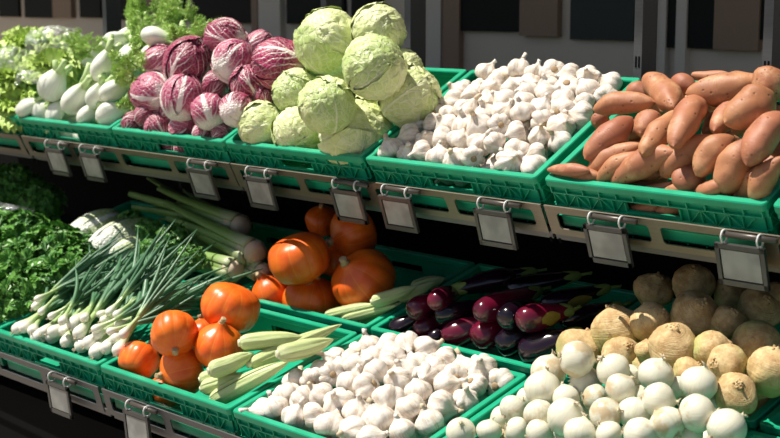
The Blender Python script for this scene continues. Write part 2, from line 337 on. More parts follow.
def spud_mesh(seed, ln, w, kind=0):
    r = random.Random(seed); bend = r.uniform(-.12,.12)*ln; bd = r.random()*6.3; pk = r.uniform(.38,.6); tip = r.uniform(.16,.32)
    ex0, ex1 = r.uniform(.42,.6), r.uniform(.45,.75)
    def fn(a, t):
        q = (t/pk)*.5 if t < pk else .5+.5*(t-pk)/(1-pk); x = math.sin(PI*q); x = x**(ex0 if t < pk else ex1)
        x = max(x, tip*.25*(1 if 0 < t < 1 else 0)); z = (t-.5)*ln; b = bend*math.sin(PI*t)
        p = (x*w*math.cos(a), x*w*math.sin(a), z); k = 1 + .24*nz(p, 17, seed) + .07*nz(p, 48, seed)
        return (p[0]*k + b*math.cos(bd), p[1]*k + b*math.sin(bd), z)
    return MB().blob(fn, 24, 24).mesh('sweet_potato', 'spud')
def eggplant_v(seed, ln=3.2, mt='aubergine'):
    r = random.Random(seed); bd = r.uniform(-.35,.35)
    prof = [(0,-1.),(.42,-.97),(.80,-.78),(1.,-.32),(.97,.15),(.82,.7),(.62,1.3),(.47,1.75),(.30,1.98),(.0,2.05)]
    sc_ = ln/3.05
    def c(z): return bd*((z+1)/3.05)**2
    def fn(a, t):
        x, z = interp(prof, t); x *= 1+.035*nz((math.cos(a),math.sin(a),z), 1, seed); return (x*math.cos(a)+c(z), x*math.sin(a), z*sc_)
    b = MB().blob(fn, 28, 24).mesh('fruit', mt); rows = []
    for j in range(9):
        row = []
        for i in range(30):
            a = 2*PI*i/30; z = 2.07 - (j/8)*(.42+.36*abs(math.cos(2.5*a))); t = 1.
            lo = min(((abs(interp(prof, k/60)[1]-z), interp(prof, k/60)[0]) for k in range(30, 61)))[1] + .035
            row.append(((lo*math.cos(a)+c(z)), lo*math.sin(a), z*sc_+.02))
        rows.append(row)
    cx = MB().grid(rows, True, cap0=True, cap1=False).mesh('calyx', 'calyx')
    st = MB().tube([(c(2.),0,2.0*sc_),(c(2.)+.05,0,2.3*sc_),(c(2.)+.12,.03,2.5*sc_)], [.17,.12,.15], 8).mesh('stalk', 'calyx')
    ps = [('fruit', b), ('calyx', cx), ('stalk', st)]
    return ps
def corn_v(seed, ln=7.):
    r = random.Random(seed); prof = [(.45,0),(.72,.03),(.95,.12),(1.,.3),(.97,.5),(.82,.68),(.55,.83),(.30,.93),(.06,1.)]; bd = r.uniform(-.8,.8)
    def fn(a, t, g=1.):
        x, z = interp(prof, t); x *= g*(1+.05*math.cos(a*9+seed+t*2)+.08*nz((math.cos(a),math.sin(a),z*3), 1.2, seed)); return (x*math.cos(a)+bd*z*z, x*math.sin(a), (z-.5)*ln)
    ps = [('husk', MB().blob(fn, 32, 22).mesh('husk', 'husk'))]
    for q in range(3):
        a0 = q*2.1+r.random(); wd = r.uniform(.7,1.); top = r.uniform(.75,1.12)
        rows = [[tuple(Vector(fn(a0+(i/10-.5)*2*wd*max(.06, 1-max(0,t-.35)**1.4*1.9), min(t,.985), 1.05+.04*q)) + Vector((0,0,max(0,t-.985)*ln))) for i in range(11)] for t in [top*(.02+.98*j/20) for j in range(21)]]
        ps.append(('husk_leaf', MB().grid(rows, False).mesh('husk_leaf', 'husk')))
    ps.append(('shank', MB().tube([(0,0,-.5*ln+.06),(0,0,-.5*ln-.22),(0,0,-.5*ln-.24)], [.5,.40,.30], 12).mesh('shank', 'shank')))
    return ps
def strip(mb, p, d, ln, w, up):
    p, d = Vector(p), Vector(d).normalized(); s_ = d.cross(up)
    s_ = s_.normalized() if s_.length > 1e-4 else d.orthogonal().normalized(); e = p + d*ln
    q = len(mb.v); mb.v += [tuple(p-s_*w), tuple(p+s_*w), tuple(e)]; mb.f.append((q,q+1,q+2)); mb.uv += [(0,0),(1,0),(.5,1)]
def frond_mesh(seed, ln=.2, n=5):
    r = random.Random(seed); mb = MB()
    for s in range(n):
        d = Vector((r.uniform(-.6,.6), r.uniform(-.6,.6), 1)).normalized(); p = Vector((0,0,0)); l_ = ln*r.uniform(.6,1.1); pts = [p.copy()]
        for j in range(8):
            d = (d + Vector((r.uniform(-.2,.2), r.uniform(-.2,.2), r.uniform(-.15,.05)))).normalized(); p = p + d*l_/8; pts.append(p.copy())
            if j < 1: continue
            for b in range(4):
                a = r.random()*6.3; o_ = d.orthogonal().normalized(); bdv = (Matrix.Rotation(a, 3, d) @ o_ + d*.6).normalized(); bl = l_*.32*(1-.06*j)
                for h in range(9):
                    q = p + bdv*bl*h/9; o2 = bdv.orthogonal().normalized()
                    for hh in range(2):
                        hd = (Matrix.Rotation(r.random()*6.3, 3, bdv) @ o2 + bdv*.8); strip(mb, q, hd, .019, .0022, Vector((r.random(), r.random(), r.random())))
                strip(mb, p, bdv, bl, .0014, Vector((0,0,1)))
        mb.tube(pts, [.0028-.0003*i for i in range(len(pts))], 5)
    return mb.mesh('frond', 'frond', False)
def fennel_v(seed, fronds=True, stalk=.9):
    r = random.Random(seed); prof = [(0,-1.),(.36,-.99),(.72,-.76),(.98,-.2),(.93,.35),(.70,.85),(.50,1.2),(.42,1.4)]
    def fn(a, t, g=1.):
        x, z = interp(prof, t); x *= g*(1 + .05*nz((math.cos(a),math.sin(a),z), 1.4, seed)); return (x*math.cos(a), x*.74*math.sin(a), z)
    ps = [('bulb', MB().blob(fn, 30, 20).mesh('bulb', 'fennel'))]
    for q in range(2):
        a0 = q*PI+r.uniform(-.4,.4); rows = []
        for j in range(17):
            t = .06 + .9*j/16; wd = 1.25*(1-.72*(j/16)**2); rows.append([fn(a0+(i/12-.5)*2*wd, t, 1.045+.03*q-.045*abs(i/6-1)**4) for i in range(13)])
        ps.append(('sheath', MB().grid(rows, False).mesh('sheath', 'fennel')))
    for q in range(4):
        a = q*1.57+r.random()*.5; l_ = stalk*r.uniform(.5,1.1); b = Vector((.25*math.cos(a), .18*math.sin(a), 1.2)); sp = r.uniform(.25,.6)
        pts = [b, b+Vector((sp*.4*math.cos(a), sp*.4*math.sin(a), l_*.5)), b+Vector((sp*math.cos(a), sp*math.sin(a), l_))]
        sub = []
        if fronds and q % 2 == 0:
            fm = frond_mesh(seed*5+q, .14, 3); fm.transform(Matrix.Translation(pts[-1]) @ Matrix.Scale(14, 4)); sub = [('frond', fm)]
        ps.append(('stalk', MB().tube(pts, [.30,.23,.19], 9).mesh('stalk', 'fennel_stalk'), sub))
    ps.append(('root_end', MB().tube([(0,0,-.96),(0,0,-1.05)], [.34,.30], 14).mesh('root_end', 'cutend')))
    return ps
def lettuce_mesh(seed, n=30, ln=1.):
    r = random.Random(seed); mb = MB()
    for i in range(n):
        yaw = i*2.4+r.uniform(-.2,.2); q = i/n; tilt = math.radians(20+68*q); l_ = ln*(.75+.3*q)*r.uniform(.85,1.1); w = l_*.62; s1 = r.random()*9; rows = []
        for j in range(11):
            u = j/10; row = []
            tt = tilt*(.75+.45*u); c = Vector((math.sin(tt)*math.cos(yaw), math.sin(tt)*math.sin(yaw), math.cos(tt)))*l_*u
            sd = Vector((-math.sin(yaw), math.cos(yaw), 0)); up = c.cross(sd).normalized() if c.length > 1e-6 else Vector((0,0,1))
            for k in range(15):
                v = k/7-1; e = max(abs(v)**2, u**5); row.append(c + sd*v*w*(u**.6)*(1-.25*u*u) + up*(.10*l_*e*math.sin(11*v+8*u+s1)+.05*l_*e*math.sin(23*v+s1*2+5*u)))
            rows.append(row)
        mb.grid(rows, False)
    return mb.mesh('leaves', 'lettuce')
def herb_meshes(seed, n=420, ln=.2, wide=.10, leaf=.011):
    r = random.Random(seed); lf = MB(); stm = MB()
    for i in range(n):
        a = r.random()*6.3; q = math.sqrt(r.random()); top = Vector((wide*q*math.cos(a), wide*q*math.sin(a), ln*(1-.35*q*q)*r.uniform(.55,1.05)))
        if i % 8 == 0: stm.tube([(top.x*.15, top.y*.15, 0), (top.x*.5, top.y*.5, top.z*.6), tuple(top)], [.0022,.0016,.001], 5)
        nrm = (Vector((top.x, top.y, .06)).normalized() + Vector((r.uniform(-.7,.7), r.uniform(-.7,.7), r.uniform(-.2,.7)))).normalized(); x = nrm.orthogonal().normalized(); x = Matrix.Rotation(r.random()*6.3, 3, nrm) @ x; y = nrm.cross(x)
        for s in range(3):
            an = (s-1)*1.1; dx = x*math.cos(an)+y*math.sin(an); dy = nrm.cross(dx); s_ = leaf*r.uniform(.8,1.5); z_ = nrm*s_
            pts = [(0,0,0),(.5,.42,.12),(.85,.5,.02),(.95,.22,.1),(1.35,.0,-.12),(.95,-.22,.1),(.85,-.5,.02),(.5,-.42,.12)]
            q0 = len(lf.v); lf.v += [tuple(top + dx*s_*p[0] + dy*s_*p[1] + z_*p[2]) for p in pts]
            for k in range(1, 7): lf.f.append((q0, q0+k, q0+k+1)); lf.uv += [(0,0),(1,0),(1,1)]
    return [('stem', stm.mesh('stem', 'herb_stem')), ('foliage', lf.mesh('foliage', 'herb', False))]
def scallion_v(seed, ln=.40):
    r = random.Random(seed); R = .0185
    prof = [(.1,-1.25),(.75,-.95),(1.,-.2),(.86,.7),(.55,2.),(.45,3.4),(.42,5.)]
    b = MB().blob(lambda a, t: tuple(R*k for k in (interp(prof,t)[0]*math.cos(a), interp(prof,t)[0]*math.sin(a), interp(prof,t)[1])), 18, 18).mesh('bulb', 'scbulb')
    ps = [('bulb', b)]
    for q in range(r.choice((5,6,6))):
        a = r.random()*6.3; sp = r.uniform(.10,.34); l_ = ln*r.uniform(.6,1.1); p = Vector((0,0,R*4.2)); d = Vector((sp*math.cos(a)*.6, sp*math.sin(a)*.6, 1)).normalized(); pts = [p.copy()]; cur = Vector((r.uniform(-.05,.05), r.uniform(-.05,.05), 0))
        for j in range(9): d = (d+cur).normalized(); p = p+d*l_/9; pts.append(p.copy())
        w = r.uniform(.0058,.0100); ps.append(('leaf', MB().tube(pts, [w*.8,w,w*1.05,w*1.05,w,w*.95,w*.85,w*.7,w*.45,w*.12], 7).mesh('leaf', 'scallion')))
    rt = MB()
    for i in range(10): a = r.random()*6.3; rt.tube([(0,0,-R*1.2),(.006*math.cos(a),.006*math.sin(a),-R*1.2-r.uniform(.004,.014))], [.0008,.0004], 4)
    ps.append(('root_tuft', rt.mesh('root_tuft', 'dry'))); return ps
def celery_v(seed, ln=8., n=9, green=True):
    r = random.Random(seed); ps = [('root_end', MB().tube([(0,0,-.35),(0,0,-.2),(0,0,.5)], [.45,.75,.9], 16).mesh('root_end', 'dry'))]
    for i in range(n):
        a = i*2.4; q = .85*math.sqrt((i+.5)/n); l_ = ln*r.uniform(.75,1.05); sp = r.uniform(.0,.14)*l_; rows = []
        for j in range(11):
            u = j/10; c = Vector((math.cos(a), math.sin(a), 0))*(q*(1-.1*math.sin(PI*u))+sp*u*u) + Vector((0,0,l_*u)); w = .46*(1-.5*u); row = []
            for k in range(12):
                b = 2*PI*k/12; rad = w*(1 if math.cos(b) > -.2 else .45); row.append(c + Vector((math.cos(a),math.sin(a),0))*rad*math.cos(b)*.7 + Vector((-math.sin(a),math.cos(a),0))*rad*math.sin(b)*1.1)
            rows.append(row)
        ps.append(('stalk', MB().grid(rows, True).mesh('stalk', 'celery')))
    return ps
# ------------------------------------------------------------------ setting
def solid(name, mb, mat, kind=None, smooth=False, loc=None):
    o = link(name, mb.mesh(name, mat, smooth))
    if loc is not None: o.location = loc
    if kind: o['kind'] = kind
    return o
solid('floor', MB().box((-14,-16,-.05),(14,1.75,0)), 'pave', 'structure')
solid('wall_back', MB().box((-9,1.62,0),(6,1.75,4.2)), 'wall', 'structure')
solid('ceiling', MB().box((-9,-.13,3.6),(6,1.75,3.8)), 'soffit', 'structure')  # unseen awning, added to keep the sun off the back wall
zz = Z0 + .2334
def px_x(px, Y):
    v = CD + CR*((px-390)/F); return CAM.x + v.x*(Y-CAM.y)/v.y
def px_z(px, py, Y):
    v = CD + CR*((px-390)/F) - CU*((py-219)/F); return CAM.z + v.z*(Y-CAM.y)/v.y
k = 0
for (a, b, y, mt) in ((-20,1,17,'dark_glass'), (8,27,17,'dark_glass'), (33,63,18,'dark_glass'), (87,107,18,'dark_glass'), (115,146,20,'dark_glass'), (171,188,21,'dark_glass'), (197,255,23,'dark_glass'), (289,322,24,'dark_glass'),
                      (332,345,25,'dark_glass'), (352,381,26,'dark_glass'), (433,517,31,'dark_glass'), (566,628,40,'green_glass'), (654,708,48,'dark_glass'), (752,800,40,'dark_glass')):
    k += 1; x0, x1 = px_x(a, 1.6), px_x(b, 1.6); z0 = px_z((a+b)/2, y, 1.6)
    solid('window_%d' % k, MB().box((x0,1.60,z0),(x1,1.63,3.4)), mt, 'structure')
k = 0
for (a, b, y0, mt) in ((256,262,80,'wall_brown'), (518,555,36,'wall_brown'), (443,459,80,'wall_brown'), (708,752,50,'wall_brown'), (263,284,80,'wall_pale'), (428,441,80,'wall_pale'), (671,681,80,'wall_pale'), (655,661,80,'wall_pale'), (62,80,18,'wall_brown'), (147,163,20,'wall_brown')):
    k += 1; x0, x1 = px_x(a, 1.6), px_x(b, 1.6); z0 = px_z((a+b)/2, y0, 1.6)
    solid('trim_%d' % k, MB().box((x0,1.59,max(z0,.1)),(x1,1.63,3.4)), mt, 'structure')
# ------------------------------------------------------------------ steel display rack
rack = link('display_rack', None); tag(rack, 'two tier steel display rack sloping towards the front and holding all the crates', 'rack')
def rpart(name, mb, mat): return link(name, mb.mesh(name, mat, False), rack)
def fascia(T, x0, x1, mat):
    mb = MB(); n0, n1 = -.066, -.149; hw = .016; s0, s1 = -.016, -.012
    def bx(a, b, c, d): mb.box((a, s0, c), (b, s1, d))
    bx(x0, x1, -.085, n0); bx(x0, x1, n1, -.131); k = round((x1-x0)/.3); st = (x1-x0-2*hw)/k
    for i in range(k+1): xc = x0+hw+i*st; bx(xc-hw, xc+hw, -.131, -.085)
    for i in range(k):
        for xa, sg in ((x0+2*hw+i*st, 1), (x0+i*st+st, -1)):
            for na, sn in ((-.085,-1), (-.131,1)): mb.prism([(xa,na),(xa+.006*sg,na),(xa,na+.006*sn)], 1, s0, s1)
    me = mb.mesh('fascia', mat, False); me.transform(T.rot.to_4x4()); me.transform(Matrix.Translation(T.o)); return link('fascia', me, rack)
BU = ((-1.8,-.607), (-.593,.607), (.613,1.806), (1.816,3.03)); BL = ((-2.47,-1.24), (-1.225,-.01), (.01,1.222), (1.236,2.45))
for a, b in BU: fascia(U, a, b, 'steel')
for a, b in BL: fascia(L, a, b, 'dsteel')
def tiermesh(T, mb, name, mat):
    me = mb.mesh(name, mat, False); me.transform(T.rot.to_4x4()); me.transform(Matrix.Translation(T.o)); return link(name, me, rack)
for a, b in BU:
    tiermesh(U, MB().box((a,-.006,-.172),(b,.012,-.151)), 'shelf_rail', 'dsteel'); tiermesh(U, MB().box((a,.02,-.168),(b,.52,-.149)), 'shelf_deck', 'black')
    for x in (a+.006, b-.012): tiermesh(U, MB().box((x,-.008,-.182),(x+.006,.52,-.169)), 'shelf_bracket', 'black')
for a, b in BL:
    tiermesh(L, MB().box((a,.0,-.172),(b,.02,-.151)), 'shelf_rail', 'dsteel'); tiermesh(L, MB().box((a,.03,-.168),(b,1.02,-.149)), 'shelf_deck', 'black')
    tiermesh(L, MB().box((a,.10,-.25),(b,.12,-.20)), 'lower_rail', 'dsteel')
for px in (-60, 111, 167, 325, 407, 633, 760):
    x = px_x(px, .53) ; 
    mb = MB().box((x-.013,.53,Z0+.16),(x+.013,.60,3.3))
    rpart('upright', mb, 'dsteel')
    for d in (-.005,.005): rpart('slot', MB().box((x+d-.0022,.5285,Z0+.245),(x+d+.0022,.531,Z0+.275)), 'black')
rpart('back_panel', MB().box((-2.6,.62,0),(3.1,.64,Z0+.205)), 'black')  # black sheet added to stand for the darkness behind the lower shelf
rpart('base_plinth', MB().box((-2.4,-.33,0),(2.95,.60,.30)), 'black')  # black block added to stand for the deep shade under the rack
# ------------------------------------------------------------------ green crates
CW, CDp, CH = .592, .494, .142
def rr(inset, n, rc=.012):
    pts = []; w0, d0 = .0035+inset, inset; w1, d1 = .0035+CW-inset, CDp-inset; r = max(rc-inset, .002)
    for cx, cy, a0 in ((w1-r,d0+r,-90),(w1-r,d1-r,0),(w0+r,d1-r,90),(w0+r,d0+r,180)):
        for i in range(5): a = math.radians(a0+i*22.5); pts.append((cx+r*math.cos(a), cy+r*math.sin(a), n))
    return pts
rim_me = MB().grid([rr(*p) for p in ((.001,-.020),(0,-.018),(0,-.003),(.002,0),(.017,0),(.019,-.003),(.019,-.016),(.016,-.020),(.001,-.020))], True, cap0=False, cap1=False).mesh('rim', 'green', False)
def wall_mesh(ln, mp):
    mb = MB(); lo = -CH; th = .0035; c = ln/2; hw, h0, h1 = .072, -.068, -.042
    def bx(u0,u1,d0,d1,n0,n1): mb.box((u0,d0,n0),(u1,d1,n1))
    bx(0,ln,-th,0,h1,-.014); bx(0,ln,-th,0,lo,h0); bx(0,c-hw,-th,0,h0,h1); bx(c+hw,ln,-th,0,h0,h1)
    rb = .0085
    for n_ in (-.038, -.074, -.104): bx(.0,ln,0,rb,n_-.0014,n_+.0014)
    bx(c-hw-.003,c+hw+.003,-th,rb+.001,h0-.003,h0); bx(c-hw-.003,c-hw,-th,rb,h0,h1); bx(c+hw,c+hw+.003,-th,rb,h0,h1)
    k = int(ln/.045); st = ln/k
    for i in range(k+1):
        u = min(max(i*st, .002), ln-.002); bx(u-.0014,u+.0014,0,rb,-.038,-.016)
    i = 0; u = .006
    while u < ln-.04:
        if not (c-hw-.036 < u < c+hw+.002):
            a, b = (u, u+.032) if i % 2 else (u+.032, u)
            mb.prism([(a,-.074),(a+.003,-.074),(b+.003,-.038),(b,-.038)], 1, 0, rb); bx(u-.001,u+.001,0,rb,-.074,-.038)
        u += .034; i += 1
    u = .02
    while u < ln-.01: bx(u-.0012,u+.0012,0,rb*.8,-.104,-.074); u += .052
    mb.v = [mp(*p) for p in mb.v]
    return mb
x0, x1, d0, d1 = .0035+.011, .0035+CW-.011, .011, CDp-.011
wf = wall_mesh(x1-x0, lambda u,d,n: (x0+u, d0-d, n)).mesh('front_wall', 'green', False)
wb = wall_mesh(x1-x0, lambda u,d,n: (x1-u, d1+d, n)).mesh('rear_wall', 'green', False)
wl = wall_mesh(d1-d0, lambda u,d,n: (x0-d, d1-u, n)).mesh('side_wall', 'green', False)
wr_ = wall_mesh(d1-d0, lambda u,d,n: (x1+d, d0+u, n)).mesh('side_wall', 'green', False)
fl = MB().box((x0,d0,-CH),(x1,d1,-CH+.004))
for i in range(1, 12): fl.box((x0+i*.05-.001,d0,-CH-.004),(x0+i*.05+.001,d1,-CH))
fl = fl.mesh('base', 'green', False)
def crate(T, x, s, label, group):
    return thing('produce_crate', [('rim',rim_me),('front_wall',wf),('rear_wall',wb),('side_wall',wl),('side_wall',wr_),('base',fl)], label, 'crate', group, M4(T.w(x,s,0), T.rot, (1.0,1.0,1.) if T is U else (1.022,.975,1.)))
gu, gf, gb = 'crates on the upper tier', 'crates in the front row of the lower tier', 'crates in the rear row of the lower tier'
for x, l in ((-1.2,'green plastic crate of bagged lettuce on the upper tier, cut by left photo edge'), (-.6,'green plastic crate holding white fennel bulbs on the upper tier'), (0,'green plastic crate heaped with purple radicchio on the upper tier'),
             (.6,'green plastic crate heaped with pale green cabbages on the upper tier'), (1.205,'green plastic crate of garlic on the upper tier'), (1.822,'green plastic crate heaped with sweet potatoes on the upper tier'), (2.43,'green plastic crate just right of the sweet potato crate, cut by right photo edge')):
    crate(U, x, 0, l, gu)
for k, l, l2 in ((-2,'green plastic crate of leafy parsley in the lower front row, at left photo edge','green plastic crate of parsley in the lower rear row, left end'), (-1,'green plastic crate of spring onions in the lower front row','green plastic crate of pale cabbage heads and celery in the lower rear row'),
             (0,'green plastic crate shared by orange squashes and corn in lower front row','green plastic crate of shaded orange squashes and corn in lower rear row'), (1,'green plastic crate of garlic in the lower front row','green plastic crate of dark eggplants in the lower rear row'),
             (2,'green plastic crate heaped with white onions in lower front row','green plastic crate heaped with rutabagas in the lower rear row'), (3, 'green plastic crate at bottom right corner, right of the onion crate','green plastic crate right of the rutabaga crate, at right photo edge')):
    crate(L, k*.6156, 0, l, gf); crate(L, k*.6156, .512, l2, gb)
st_ = MB().box((0,0,0),(.004,.001,.05)).mesh('x','sticker')
# ------------------------------------------------------------------ hanging price tag holders (blank)
def ring_mesh(x):
    mb = MB(); rows = []
    for i in range(20):
        a = 2*PI*i/20; c = Vector((x, -.004+.0125*math.cos(a), -.004+.0145*math.sin(a))); rd = Vector((0, math.cos(a), math.sin(a)))
        rows.append([c + (rd*math.cos(2*PI*k/8) + Vector((1,0,0))*math.sin(2*PI*k/8))*.0024 for k in range(8)])
    rows.append(rows[0]); return mb.grid(rows, True, cap0=False, cap1=False).mesh('ring', 'ring')
TW, TH = .120, .100
fr_ = MB()
TT = -.017
for (a,b,c,d) in ((-TW/2,TW/2,TT-.011,TT), (-TW/2,TW/2,TT-TH,TT-TH+.013), (-TW/2,-TW/2+.010,TT-TH,TT), (TW/2-.010,TW/2,TT-TH,TT)): fr_.box((a,-.016,c),(b,-.008,d))
fr_.box((-TW/2,-.011,TT-TH),(TW/2,-.007,TT)); fr_ = fr_.mesh('frame', 'tagframe', False)
ins = MB().box((-TW/2+.013,-.0142,TT-TH+.016),(TW/2-.013,-.0105,TT-.014)).mesh('insert', 'insert', False)
rod = MB().tube([(-.047,0,0),(.085,0,0)], .0068, 12).mesh('rod', 'tube'); rA, rB = ring_mesh(-.040), ring_mesh(.047)
for T, px, py, l in ((U,56,155,'blank grey price tag below the fennel crate, leftmost of its two'), (U,91.5,161,'blank grey price tag below the fennel crate, right of the two'), (U,201.5,178,'blank grey price tag hanging below the radicchio crate'),
                     (U,260.5,187,'blank grey price tag below cabbages, left of the two there'), (U,347.5,198,'blank grey price tag below cabbages, right of the two, reflecting orange'), (U,398,207,'blank grey price tag below upper garlic crate, left of the two'),
                     (U,497,226,'blank grey price tag below upper garlic crate, right of the two'), (U,608,240,'blank grey price tag below sweet potato crate, left of the two'), (U,741.5,256,'blank grey price tag below sweet potato crate, right of the two'),
                     (L,59.5,392,'blank grey price tag below the spring onion crate on the lower tier'), (L,139,424,'blank grey price tag below the front squash crate on the lower tier')):
    # where the ray meets the hanging plane s = -.028
    f_ = lambda n_: T.loc(T.at(px+4.5, py, n_)[0])
    lo, hi = -.3, 0.
    for _ in range(40):
        mid = (lo+hi)/2
        if f_(mid)[1] > -.028: lo = mid
        else: hi = mid
    x, s, n = f_((lo+hi)/2)
    thing('price_tag', [('rod',rod),('ring',rA),('ring',rB),('frame',fr_),('insert',ins)], l, 'price tag', 'hanging price tags', M4(T.w(x,-.028,-.069), T.rot @ Matrix.Rotation(R0.uniform(-.17,-.08), 3, 'X')))
# ------------------------------------------------------------------ heaps
def relax(items, T, bounds, iters=160, slack=.93, ray_only=True, lat=.22, floor=-.136):
    """push overlapping produce apart, mostly along the line of sight, so a heap rests without sinking into itself"""
    if not items: return
    idx = []; cs = []; rs = []
    for i, it in enumerate(items):
        for c, r in it['sph']: idx.append(i); cs.append(c); rs.append(r)
    idx = np.array(idx); C0 = np.array([tuple(c) for c in cs]); Rr = np.array(rs); n = len(items); off = np.zeros((n,3))
    ray = np.array([tuple((sum((c for c, _ in it['sph']), Vector())/len(it['sph']) - CAM).normalized()) for it in items])
    O = np.array(T.o); A = np.array([tuple(T.X), tuple(T.S), tuple(T.N)])
    rS = np.maximum(ray @ A[1], .2); rN = np.maximum(-(ray @ A[2]), .2)
    bx0, bx1, bs0, bs1 = bounds; fix = np.array([it.get('fixed', False) for it in items])
    same = idx[:,None] == idx[None,:]; RS = (Rr[:,None]+Rr[None,:])*slack
    for it_ in range(iters):
        C = C0 + off[idx]; d = C[:,None,:]-C[None,:,:]; D = np.sqrt((d**2).sum(-1))+1e-9; pen = np.where(same, 0, np.maximum(RS-D, 0))
        push = (d/D[...,None]*pen[...,None])*.5; mv = np.zeros((n,3)); w = np.zeros(n)
        k = np.argmax(pen, 1); pm = pen[np.arange(len(k)),k]; tot = push.sum(1)
        np.add.at(mv, idx, tot); np.add.at(w, idx, (pen > 1e-5).sum(1)); mv /= np.maximum(w, 1)[:,None]*.6
        q = (C-O) @ A.T; cor = np.zeros_like(q)
        ins_ = q[:,2] < Rr*.5
        t_ = np.maximum(bs0+Rr*np.where(q[:,2] < Rr*.8, .85, .35)-q[:,1], 0)/rS[idx] - np.where(ins_, np.maximum(q[:,1]-(bs1-Rr*.8), 0), 0)/rS[idx]
        t_ += np.maximum(q[:,2]-Rr*9, 0)
        fl_ = np.maximum(floor+Rr-q[:,2], 0)/rN[idx]
        for ax, v in ((0,bx0),(0,bx1),(1,bs1)):
            e = q[:,ax]-v; dd = np.sqrt(e**2+q[:,2]**2)+1e-9; fl_ = np.maximum(fl_, np.where(~ins_, np.maximum(Rr*.85-dd, 0), 0)*.6)
        cor[:,0] += np.where(ins_, np.maximum(bx0+Rr*.9-q[:,0], 0) - np.maximum(q[:,0]-(bx1-Rr*.9), 0), 0)
        cw = cor @ A; cm = np.zeros((n,3)); cnt = np.zeros(n); np.add.at(cm, idx, cw); np.add.at(cnt, idx, (np.abs(cor).sum(1) > 1e-6)); mv += cm/np.maximum(cnt,1)[:,None]*.4
        far = np.zeros(n); np.maximum.at(far, idx, t_); near = np.zeros(n); np.maximum.at(near, idx, np.maximum(-t_, 0)+fl_); mv += ray*((far-near*.8)*.5)[:,None]
        mv[fix] = 0; a = (mv*ray).sum(1)[:,None]*ray; off += a + (mv-a)*lat
        if ray_only:
            a = (off*ray).sum(1)[:,None]*ray; off = a*.998 + (off-a)*.86
    for i, it in enumerate(items): it['off'] = Vector(off[i])
def fit_n(T, px, py, n, r, s0, s1):
    """height out of the slope that keeps the thing over its crate"""
    for _ in range(60):
        s = T.loc(T.at(px, py, n)[0])[1]
        if s > s1-r: n += .006
        elif s < s0+r*.85 and n > -.06: n -= .006
        else: break
    return n
BURIED = []
def fillers(T, items, bounds, r, pick, rnd_):
    """the lower layers of a heap: on the crate floor and up to just under the visible ones"""
    out = []; known = [(Vector(T.loc(c)), q) for it in items for c, q in it['sph']]; lay = 0; n = -.136+r
    while n < .12:
        s = bounds[2]+r*(1 + .9*(lay % 2))
        while s < bounds[3]-r*.8:
            x = bounds[0]+r*(1 + .9*(lay % 2))
            while x < bounds[1]-r*.8:
                p = Vector((x+rnd_.uniform(-.1,.1)*r, s+rnd_.uniform(-.1,.1)*r, n))
                near = sorted(known, key=lambda e: (e[0].xy-p.xy).length)[:3]; top = sum(e[0].z for e in near)/len(near)
                if n <= top-.35*r and all((c-p).length > (q+r)*.84 for c, q in known):
                    w_ = T.w(*p); out.append(dict(sph=[(w_, r)], r=r, p=w_, ph='', ang=rnd_.uniform(0,360), tow=rnd_.uniform(-30,60), v=pick(), spin=rnd_.random()*6.3, fixed=True, n=n)); known.append((p, r))
                x += r*1.9
            s += r*1.85
        n += r*1.5; lay += 1
    return out
def balls(T, name, cat, group, rows, variants, bounds, lead, shape=1.0, axis=(90,20), jit=40, relaxed=True, sy=None, slack=.93, fill=None, fillv=None):
    """rows: (px, py, radius px, n, phrase[, ang, tow[, variant]])"""
    items = []; rr_ = random.Random(len(rows))
    for row in rows:
        px, py, rp, n, ph = row[:5]
        T_n = fit_n(T, px, py, n, rp*T.at(px, py, n)[1]/F, bounds[2], bounds[3]); p, t_ = T.at(px, py, T_n); r = rp*t_/F
        ang = row[5] if len(row) > 5 else axis[0]+rr_.uniform(-jit,jit); tow = row[6] if len(row) > 6 else axis[1]+rr_.uniform(-jit,jit)*.6
        items.append(dict(sph=[(p, r*shape)], r=r, p=p, ph=ph, ang=ang, tow=tow, v=row[7] if len(row) > 7 else rr_.randrange(len(variants)), spin=rr_.random()*6.3))
    if fill: items += fillers(T, items, bounds, fill, lambda: rr_.choice(fillv or range(len(variants))), rr_)
    relax(items, T, bounds, slack=slack)
    for it in items:
        if it.get('fixed'):
            o = thing(name, variants[it['v']], '', cat, group, M4(it['p'], axis_rot(it['ang'], it['tow'], it['spin']), it['r'])); BURIED.append((o, lead, T.loc(it['p'])[0])); continue
        thing(name, variants[it['v']], (lead + ' ' + it['ph']).strip(), cat, group, M4(it['p']+it['off'], axis_rot(it['ang'], it['tow'], it['spin']), it['r']))
    return items
